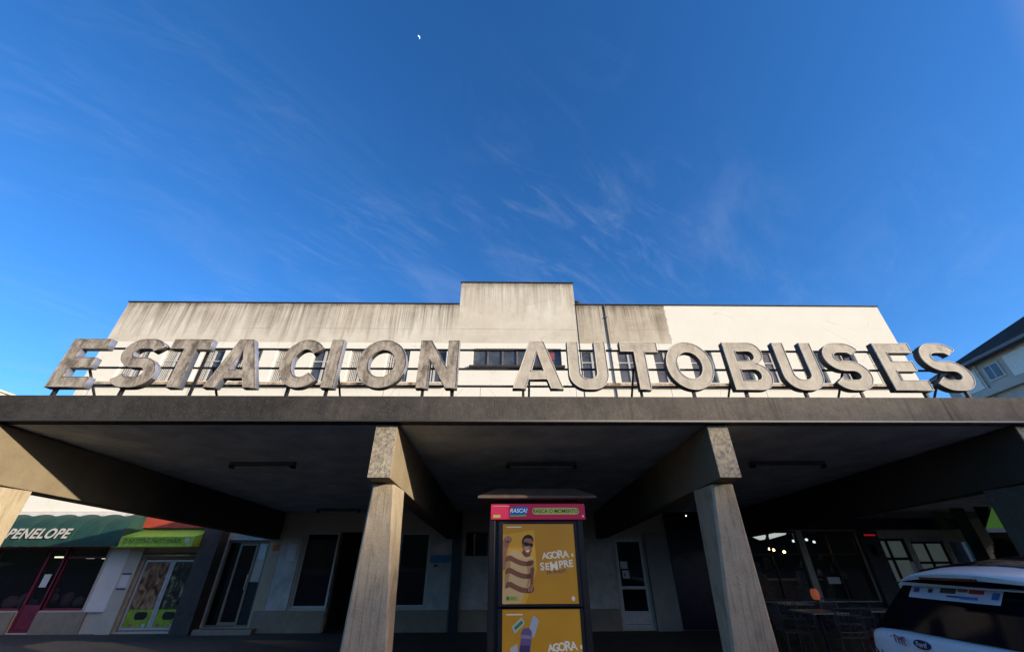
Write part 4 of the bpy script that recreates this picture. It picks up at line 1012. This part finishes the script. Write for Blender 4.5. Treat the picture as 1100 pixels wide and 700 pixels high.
# leafy shrub in front of the screen
sb = thing('potted_shrub', 'rounded green shrub in a pot before the pale blue screen', 'plant', (13.35,11.75,0))
q = MB(); q.lathe([(0,0),(.2,0),(.26,.5),(.22,.5),(0,.46)], (13.35,11.75,0), 16); obj('pot', q, M['darkpanel'], sb)
q = MB(); q.tube((13.35,11.75,.45),(13.37,11.75,1.5), .03, 8, .015); obj('stem', q, M['darkpanel'], sb)
q = MB()
for i in range(5200):
    d = Vector((random.gauss(0,1), random.gauss(0,1), random.gauss(0,1))).normalized()*random.random()**.4
    c = Vector((13.35+d.x*.36, 11.75+d.y*.20, 1.45+d.z*.66)); u = Vector((random.gauss(0,1),random.gauss(0,1),random.gauss(0,1))).normalized(); v_ = u.orthogonal().normalized(); s_ = .055
    q.quad(c-u*s_, c+v_*s_*.5, c+u*s_, c-v_*s_*.5)
obj('foliage', q, plain('shrub_leaf', (.035,.075,.018), .6, .5, 4), sb)

# terrace tables and chairs
def make_chair():
    r = thing('terrace_chair', 'x', 'chair', (0,0,0), 'black metal chairs on the cafe terrace', local=True)
    m_ = plain('chair_metal', (.06,.058,.055), .35, .2, 8)
    for sx in (-1, 1):
        for sy in (-1, 1):
            q = MB(); q.tube((sx*.21,sy*.20,.44),(sx*.235,sy*.235,0), .011, 8); obj('leg', q, m_, r)
        q = MB(); q.path([(sx*.21,.2,.44),(sx*.24,.23,.66),(sx*.24,-.18,.66),(sx*.22,-.2,.44)], .011, 8); obj('armrest', q, m_, r)
    q = MB(); q.box(-.22,.22,-.22,.22,.435,.455)
    obj('seat', q, plain('chair_weave', (.06,.055,.05), .6), r, bevel=.008)
    q = MB(); q.path([(-.21,.21,.44),(-.21,.27,.86),(.21,.27,.86),(.21,.21,.44)], .012, 8)
    for i in range(7):
        x = -.18+.06*i; q.tube((x,.213,.455),(x,.268,.85), .006, 6)
    for k in range(3): q.tube((-.21,.22+.018*k,.52+.12*k),(.21,.22+.018*k,.52+.12*k), .006, 6)
    obj('backrest', q, m_, r)
    return r
ch0 = make_chair()
chs = [(5.45,9.2,80,'left of the nearer terrace table'),(6.1,10.0,0,'behind the nearer terrace table'),(6.75,9.3,-80,'right of the nearer terrace table'),(6.05,8.65,175,'in front of the nearer terrace table'),
       (7.2,10.2,10,'behind the table beside the car'),(8.2,9.6,-75,'right of the table beside the car'),(7.45,8.85,185,'in front of the table beside the car'),
       (6.6,11.5,10,'behind the far terrace table'),(7.6,12.0,-60,'right of the far terrace table by the window'),(5.6,11.4,70,'left of the far terrace table')]
for i, (x, y, a, lab) in enumerate(chs):
    c = ch0 if i == 0 else copy_tree(ch0)
    c.location = (x, y, 0); c.rotation_euler.z = R(a); c['label'] = 'black wire backed chair ' + lab
def make_table():
    r = thing('terrace_table', 'x', 'table', (0,0,0), 'small cafe tables on the terrace', local=True)
    q = MB(); q.box(-.36,.36,-.36,.36,.72,.745); obj('tabletop', q, plain('tabletop_grey', (.26,.25,.23), .35, .1, 5), r, bevel=.008)
    q = MB(); q.tube((0,0,.03),(0,0,.72), .03, 12); obj('pedestal', q, M['iron'], r)
    q = MB(); q.lathe([(0,0),(.24,0),(.24,.015),(.05,.035),(0,.035)], (0,0,0), 20); obj('base', q, M['iron'], r)
    return r
tb0 = make_table()
for i, (x, y, a, lab) in enumerate([(6.1,9.3,4,'nearer grey topped cafe table beside the right column'),(7.5,9.55,-6,'grey topped cafe table just left of the parked car'),(6.6,11.0,8,'far grey topped cafe table under the windows')]):
    c = tb0 if i == 0 else copy_tree(tb0)
    c.location = (x, y, 0); c.rotation_euler.z = R(a); c['label'] = lab
ln = thing('standing_lantern', 'orange lantern on a thin black stand among the terrace chairs', 'lantern', (6.87,10.35,0))
q = MB(); q.tube((6.87,10.35,.02),(6.87,10.35,.86), .012, 8); q.lathe([(0,0),(.12,0),(.12,.015),(0,.02)], (6.87,10.35,0), 16); obj('stand', q, M['iron'], ln)
q = MB(); q.lathe([(0,0),(.06,0),(.085,.07),(.08,.16),(.05,.2),(0,.2)], (6.87,10.35,.85), 14); obj('shade', q, emit('orange_shade', (.55,.13,.06), .28), ln, smooth=True)

# ------------------------------------------------------------------ parked car (local: +x forward from the rear bumper, y left, z up)
def make_car(loc, ang):
    r = thing('parked_car', 'white hatchback with black roof and sponsor stickers, tailgate facing left, before the cafe terrace', 'car', loc, rz=ang, local=True)
    white = NT('car_white'); white.bsdf.inputs['Coat Weight'].default_value = .6; white.bsdf.inputs['Coat Roughness'].default_value = .05
    wp = white.done(white.ramp(white.noise(3,4), (.3,(.72,.70,.66)), (.7,(.80,.78,.74))), .35, .5)
    gl = plain('car_glass', (.004,.005,.008), .10, .3, 3, spec=.22)
    blk = plain('car_black', (.008,.008,.009), .12, .2, 3, spec=.6)
    def ring(x, w_, zl, zs, zb, wt):
        h = [(0,zl),(w_*.85,zl),(w_*.96,zl+.12),(w_,zl+.32),(w_*.985,zs),(wt+.015,zb-.02),(wt-.02,zb),(0,zb+.005)]
        full = [(x, y, z) for y, z in h] + [(x, -y, z) for y, z in reversed(h[1:-1])]
        return full
    st = [(-.02,.64,.46,.84,1.06,.60),(.0,.80,.36,.90,1.13,.72),(.07,.86,.28,.95,1.165,.75),(.4,.895,.24,.95,1.16,.78),(1.0,.90,.22,.93,1.12,.80),(2.0,.90,.22,.90,1.06,.80),(2.9,.90,.22,.87,1.01,.79),(3.5,.88,.22,.78,.90,.74),(3.95,.80,.25,.70,.80,.66),(4.12,.66,.32,.62,.70,.52)]
    b = MB(); b.loft([ring(*s_) for s_ in st]); body = obj('body', b, wp, r, smooth=True, subd=2)
    # cabin: glass house
    def cring(x, zb, wb, zt, wt):
        h = [(0,zb),(wb,zb),(wt+(wb-wt)*.45,zb+(zt-zb)*.55),(wt,zt-.04),(wt-.10,zt),(0,zt+.02)]
        return [(x[0] if i < 2 else (x[0]+(x[1]-x[0])*(.55 if i == 2 else (.92 if i == 3 else 1))), y, z) for i, (y, z) in enumerate(h)] + \
               [(x[0] if i < 2 else (x[0]+(x[1]-x[0])*(.55 if i == 2 else (.92 if i == 3 else 1))), -y, z) for i, (y, z) in reversed(list(enumerate(h))[1:-1])]
    ZQ = lambda z: 1.13+(z-.99)*.867
    c = MB(); c.loft([cring((.06,.40), .99, .74, 1.44, .60), cring((.5,.62), .99, .78, 1.475, .63), cring((1.3,1.3), .99, .79, 1.50, .64), cring((2.2,1.95), .98, .79, 1.48, .62), cring((3.0,2.35), .95, .74, 1.42, .55)])
    c.v = [(x, y, ZQ(z)) for x, y, z in c.v]; obj('windows', c, gl, r, smooth=True)
    rf_ = MB()
    xs = [(.40,1.452,.60),(.62,1.487,.625),(1.3,1.515,.635),(1.9,1.498,.62),(2.3,1.44,.56)]
    rf_.loft([[(x, -w_, z-.035), (x, -w_*.8, z+.02), (x, 0, z+.085), (x, w_*.8, z+.02), (x, w_, z-.035), (x, w_*.8, z-.04), (x, 0, z-.03), (x, -w_*.8, z-.04)] for x, z, w_ in xs]); rf_.v = [(x, y, ZQ(z)) for x, y, z in rf_.v]; obj('roof', rf_, blk, r, smooth=True)
    # spoiler
    sp = MB()
    rows = [(.16,1.405,1.43,.60),(.22,1.40,1.455,.62),(.40,1.42,1.487,.635),(.60,1.45,1.506,.635)]
    sp.loft([[(x+.10*(abs(t)**3), w_*t, zt+.022-.072*t*t-.03*abs(t)**6) for t in [i/6-1 for i in range(13)]] + [(x+.10*(abs(t)**3)+.0, w_*t, zb+.01-.045*t*t) for t in [1-i/6 for i in range(13)]] for x, zb, zt, w_ in rows])
    sp.v = [(x, y*.97, ZQ(z)) for x, y, z in sp.v]; spo = obj('spoiler', sp, wp, r, smooth=True)
    bl = MB(); bl.box(.148,.161,-.16,.24,ZQ(1.407),ZQ(1.425)); obj('brake_light', bl, plain('brake_red', (.10,.012,.012), .2), spo)
    # rear glass sheet with stickers, lying just off the cabin's sloping back
    def back(y, z, off=.012):
        k = (z-.99)/.45; x = .06+.34*min(1, k*1.0)-.0
        return (x-off-.02+.10*(abs(y)/.75)**3, y, ZQ(z))
    rg = MB()
    ys = [-.70+1.40*i/12 for i in range(13)]
    zrows = [1.03,1.12,1.22,1.31,1.395]
    rg.loft([[back(y*(1-.17*(z-1.03)/.365), z) for y in ys] for z in zrows], cap=False, closed=False)
    rgo = obj('rear_window', rg, gl, r, smooth=True)
    def decal(name, y0, y1, z0, z1, mat, off=.017, n=8, slant=0):
        q = MB(); q.loft([[back(y0+(y1-y0)*i/n, z0+slant*i/n, off) for i in range(n+1)], [back(y0+(y1-y0)*i/n, z1+slant*i/n, off) for i in range(n+1)]], cap=False, closed=False)
        return obj(name, q, mat, rgo)
    stick = plain('sticker_white', (.6,.6,.62), .5, .05, 9)
    decal('sun_strip', .56, -.16, 1.26, 1.365, stick, n=10)
    for (y0, y1, z0, z1, c) in ((.50,.44,1.30,1.335,(.1,.12,.3)),(.36,.32,1.305,1.335,(.05,.05,.06)),(.26,.14,1.31,1.345,(.08,.07,.06)),(.2,.1,1.285,1.297,(.1,.1,.12)),(.13,.06,1.325,1.345,(.3,.1,.08)),(.05,-.05,1.318,1.345,(.5,.04,.04)),(.10,-.02,1.278,1.298,(.15,.2,.4)),(-.10,-.145,1.29,1.335,(.1,.16,.42))):
        decal('sticker_print', y0, y1, z0, z1, plain('sticker_print', c, .5), .019, 2)
    decal('sticker', .66, .58, 1.11, 1.17, plain('sticker_blue', (.02,.16,.42), .4), .017, 2)
    decal('sticker', -.42, -.445, 1.27, 1.33, stick, .017, 2)
    # tail lights, badge, number plate recess, seams
    q = MB()
    for s in (-1, 1): q.path([(.018,s*.665,1.10),(-.012,s*.665,.98),(-.022,s*.64,.80),(-.025,s*.60,.62)], .006, 6)
    q.path([(-.022,-.60,.62),(-.026,0,.60),(-.022,.60,.62)], .006, 6); obj('shut_line', q, blk, r)
    for s in (-1, 1):
        TL = [(.02,.70,.70),(.02,.70,1.00),(.03,.80,1.045),(.16,.885,1.05),(.30,.90,1.02),(.18,.905,.80),(.03,.84,.70)]
        q = MB(); q.loft([[(x, s*y, z) for x, y, z in TL], [(x-.03, s*(y+.012), z+.004) for x, y, z in TL]])
        obj('tail_light', q, plain('tail_red', (.055,.012,.014), .12, .3, 4, spec=.6), r)
        for x in (.78, 3.32):
            w_ = MB(); w_.lathe([(.20,-.1),(.31,-.1),(.325,-.06),(.325,.06),(.31,.1),(.20,.1)], (x, s*.80, .325), 28, 'y'); wo = obj('wheel', w_, M['black'], r, smooth=True)
            w2 = MB(); w2.lathe([(0,-.02),(.20,-.02),(.2,.02),(.05,.05),(0,.05)] if s > 0 else [(0,-.05),(.05,-.05),(.2,-.02),(.2,.02),(0,.02)], (x, s*.86, .325), 20, 'y'); obj('rim', w2, M['steel'], wo)
            wa = MB(); wa.lathe([(.0,-.02),(.37,-.02),(.37,.02),(0,.02)], (x, s*.886, .33), 28, 'y'); obj('wheel_arch', wa, blk, r)
        q = MB(); q.sphere((2.62, s*.98, 1.03), .1, 12, 8, .8, 1, .7); obj('mirror', q, blk, r, smooth=True)
        q = MB(); q.sphere((4.0, s*.62, .70), .14, 12, 8, .7, 1, .6); obj('headlight', q, M['steel'], r, smooth=True)
    q = MB(); q.box(-.055,-.02,-.34,.28,.80,.965); obj('plate_recess', q, blk, r, bevel=.01)
    q = MB(); q.box(-.062,-.056,-.28,.22,.81,.92); obj('number_plate', q, M['paper'], r)
    q = MB(); q.lathe([(0,0),(.055,0),(.055,.012),(0,.014)], (0,0,0), 28, 'x'); q.tf(Matrix.Translation((-.004,.27,1.10)) @ Matrix.Rotation(R(10),4,'Y') @ Matrix.Diagonal((-1,1.15,.5,1))); bd = obj('badge', q, plain('badge_navy', (.015,.02,.06), .25), r)
    RM = Matrix(((0,0,-1,0),(-1,0,0,0),(0,1,0,0),(0,0,0,1)))     # text facing -x
    me = text_mesh('Ford', .042, .003, .001, .3); place('lettering', me, stick, Matrix.Translation((-.021,.27,1.101)) @ RM, bd)
    me = marks((3,2,6), .055, 11); place('lettering', me, plain('sticker_red', (.35,.04,.10), .5), Matrix.Translation((.010,.56,1.105)) @ Matrix.Rotation(R(-14),4,'Z') @ RM, r)
    me = marks((1,1), .06, 12); place('lettering', me, blk, Matrix.Translation((-.045,.40,.965)) @ RM, r)
    return r
CAR = make_car((2.96,3.20,-.02), R(-3)); CAR.scale = (1.0, 1.08, 1.0)

# ------------------------------------------------------------------ neighbouring buildings
NB = thing('corner_building', 'pale grey town building with dark hipped roof rising behind the right end of the canopy', 'building', (44.5,36.4,0))
C0 = Vector((0,0,1.6)); SC = 1.7
far = Vector((44.5,36.36,0)); dirv = Vector((-.141,-.99,0)); out = Vector((-.99,.141,0))   # facade runs from far corner towards the street
def fp(s, z, o=0): q = far + dirv*s + out*o; return (q.x, q.y, z)
def fbox(s0, s1, z0, z1, o0, o1):
    m_ = MB(); n = [fp(s0,z0,o0),fp(s1,z0,o0),fp(s1,z0,o1),fp(s0,z0,o1),fp(s0,z1,o0),fp(s1,z1,o0),fp(s1,z1,o1),fp(s0,z1,o1)]
    m_.v = n; m_.f = [(0,3,2,1),(4,5,6,7),(0,1,5,4),(1,2,6,5),(2,3,7,6),(3,0,4,7)]; return m_
stone = plain('grey_stone', (.46,.41,.35), .85, .12, 1.5)
obj('wall', fbox(0, 24, 0, 17.2, -14, 0), stone, NB)
obj('eave', fbox(-.8, 24.8, 17.2, 17.45, -14.8, .8), plain('eave_grey', (.2,.19,.19), .8), NB)
obj('cornice', fbox(-.2, 24.2, 14.2, 14.75, -.01, .45), stone, NB)
rm = MB(); A_, B_, C_, D_ = fp(-.8,17.46,.8), fp(24.8,17.46,.8), fp(24.8,17.46,-14.8), fp(-.8,17.46,-14.8); E_, F_ = fp(6.5,22.3,-7), fp(17.5,22.3,-7)
rm.v = [A_,B_,C_,D_,E_,F_]; rm.f = [(0,1,5,4),(1,2,5),(2,3,4,5),(3,0,4),(0,3,2,1)]
obj('roof', rm, plain('slate', (.05,.048,.048), .95, .3, 1.2, spec=.05), NB)
for s0 in (1.1, 6.3, 12.0, 17.7):
    obj('stucco_panel', fbox(s0, s0+2.4 if s0 < 2 else s0+3.9, 15.0, 16.85, .002, .05), M['whiteplaster'], NB)
for s0 in (1.1, 6.3, 12.0, 17.7):
    obj('stucco_panel', fbox(s0, s0+2.4 if s0 < 2 else s0+3.9, 9.0, 13.8, .002, .05), M['whiteplaster'], NB)
for s0 in (4.3, 10.5, 16.2):
    for z0, z1 in ((15.3,16.7),(10.6,13.2)):
        f = obj('window', fbox(s0, s0+1.5, z0, z1, .002, .10), M['greypanel'], NB)
        obj('pane', fbox(s0+.15, s0+1.35, z0+.15, z1-.12, .102, .12), M['dark_glass'], f)
        obj('glazing_bar', fbox(s0+.7, s0+.78, z0+.15, z1-.12, .121, .135), M['white_frame'], f)
obj('gutter', fbox(-.85, 24.85, 17.1, 17.198, .55, .78), M['coping'], NB)
for s0 in (3.75, 15.6): obj('downpipe', fbox(s0, s0+.14, 0, 17.09, .052, .18), M['greypanel'], NB)
obj('chimney', fbox(9.0, 10.4, 19.5, 23.6, -7.5, -6.5), stone, NB)
WH = thing('white_house', 'cream rendered house whose sunlit wall top peeps over the left end of the canopy', 'house', (-48,26,0))
q = MB(); q.box(-58, -41.7, 20, 32, 0, 13.62); obj('wall', q, plain('cream_house', (.82,.76,.62), .85, .06, 2), WH)
q = MB(); q.loft([[(-58.3,19.7,13.63),(-41.5,19.7,13.63),(-41.5,32.2,13.63),(-58.3,32.2,13.63)],[(-58.3,19.7,13.76),(-41.5,19.7,13.76),(-41.5,32.2,13.76),(-58.3,32.2,13.76)],[(-53,24,15.6),(-47,24,15.6),(-47,28,15.6),(-53,28,15.6)]]); obj('roof', q, plain('house_roof', (.75,.66,.52), .8, .1, 2), WH)
for y in (22.5, 28.5):
    fr = MB(); fr.box(-41.69,-41.62,y,y+1.3,9.6,11.4); wo = obj('window', fr, M['white_frame'], WH)
    fr = MB(); fr.box(-41.618,-41.60,y+.1,y+1.2,9.7,11.3); obj('pane', fr, M['dark_glass'], wo)

# ------------------------------------------------------------------ moon: the sunlit limb of a distant ball
md = axis((449.3-550)/F, (350-40.5)/F, 1).normalized(); mc = Vector((0,0,1.6)) + md*3000; rad = 11.0
rt = X_.copy(); upv = md.cross(rt).normalized()*-1; upv = Y_ - md*Y_.dot(md); upv.normalize(); rt = Y_.cross(md); rt = md.cross(upv); rt.normalize()
if rt.dot(X_) < 0: rt = -rt
lm = MB(); tilt = R(28)
ring = []
for i in range(25):
    a = R(-80+160*i/24)
    lo_ = (cos(a)*.38, sin(a)); hi_ = (cos(a), sin(a)); row = []
    for k in range(5):
        f_ = k/4; x = lo_[0]+(hi_[0]-lo_[0])*f_; y = lo_[1]
        bulge = math.sqrt(max(0, 1-min(1, x*x+y*y)))
        xr, yr = x*cos(tilt)-y*sin(tilt), x*sin(tilt)+y*cos(tilt)
        row.append(tuple(mc + rt*xr*rad + upv*yr*rad - md*bulge*rad))
    ring.append(row)
lm.loft(ring, cap=False, closed=False)
tag(obj('moon', lm, emit('moonlight', (.55,.68,1.0), .70), smooth=True), 'small pale half moon high in the blue sky', 'moon')

for o in sc.objects:
    if '_local' in o.keys(): del o['_local']
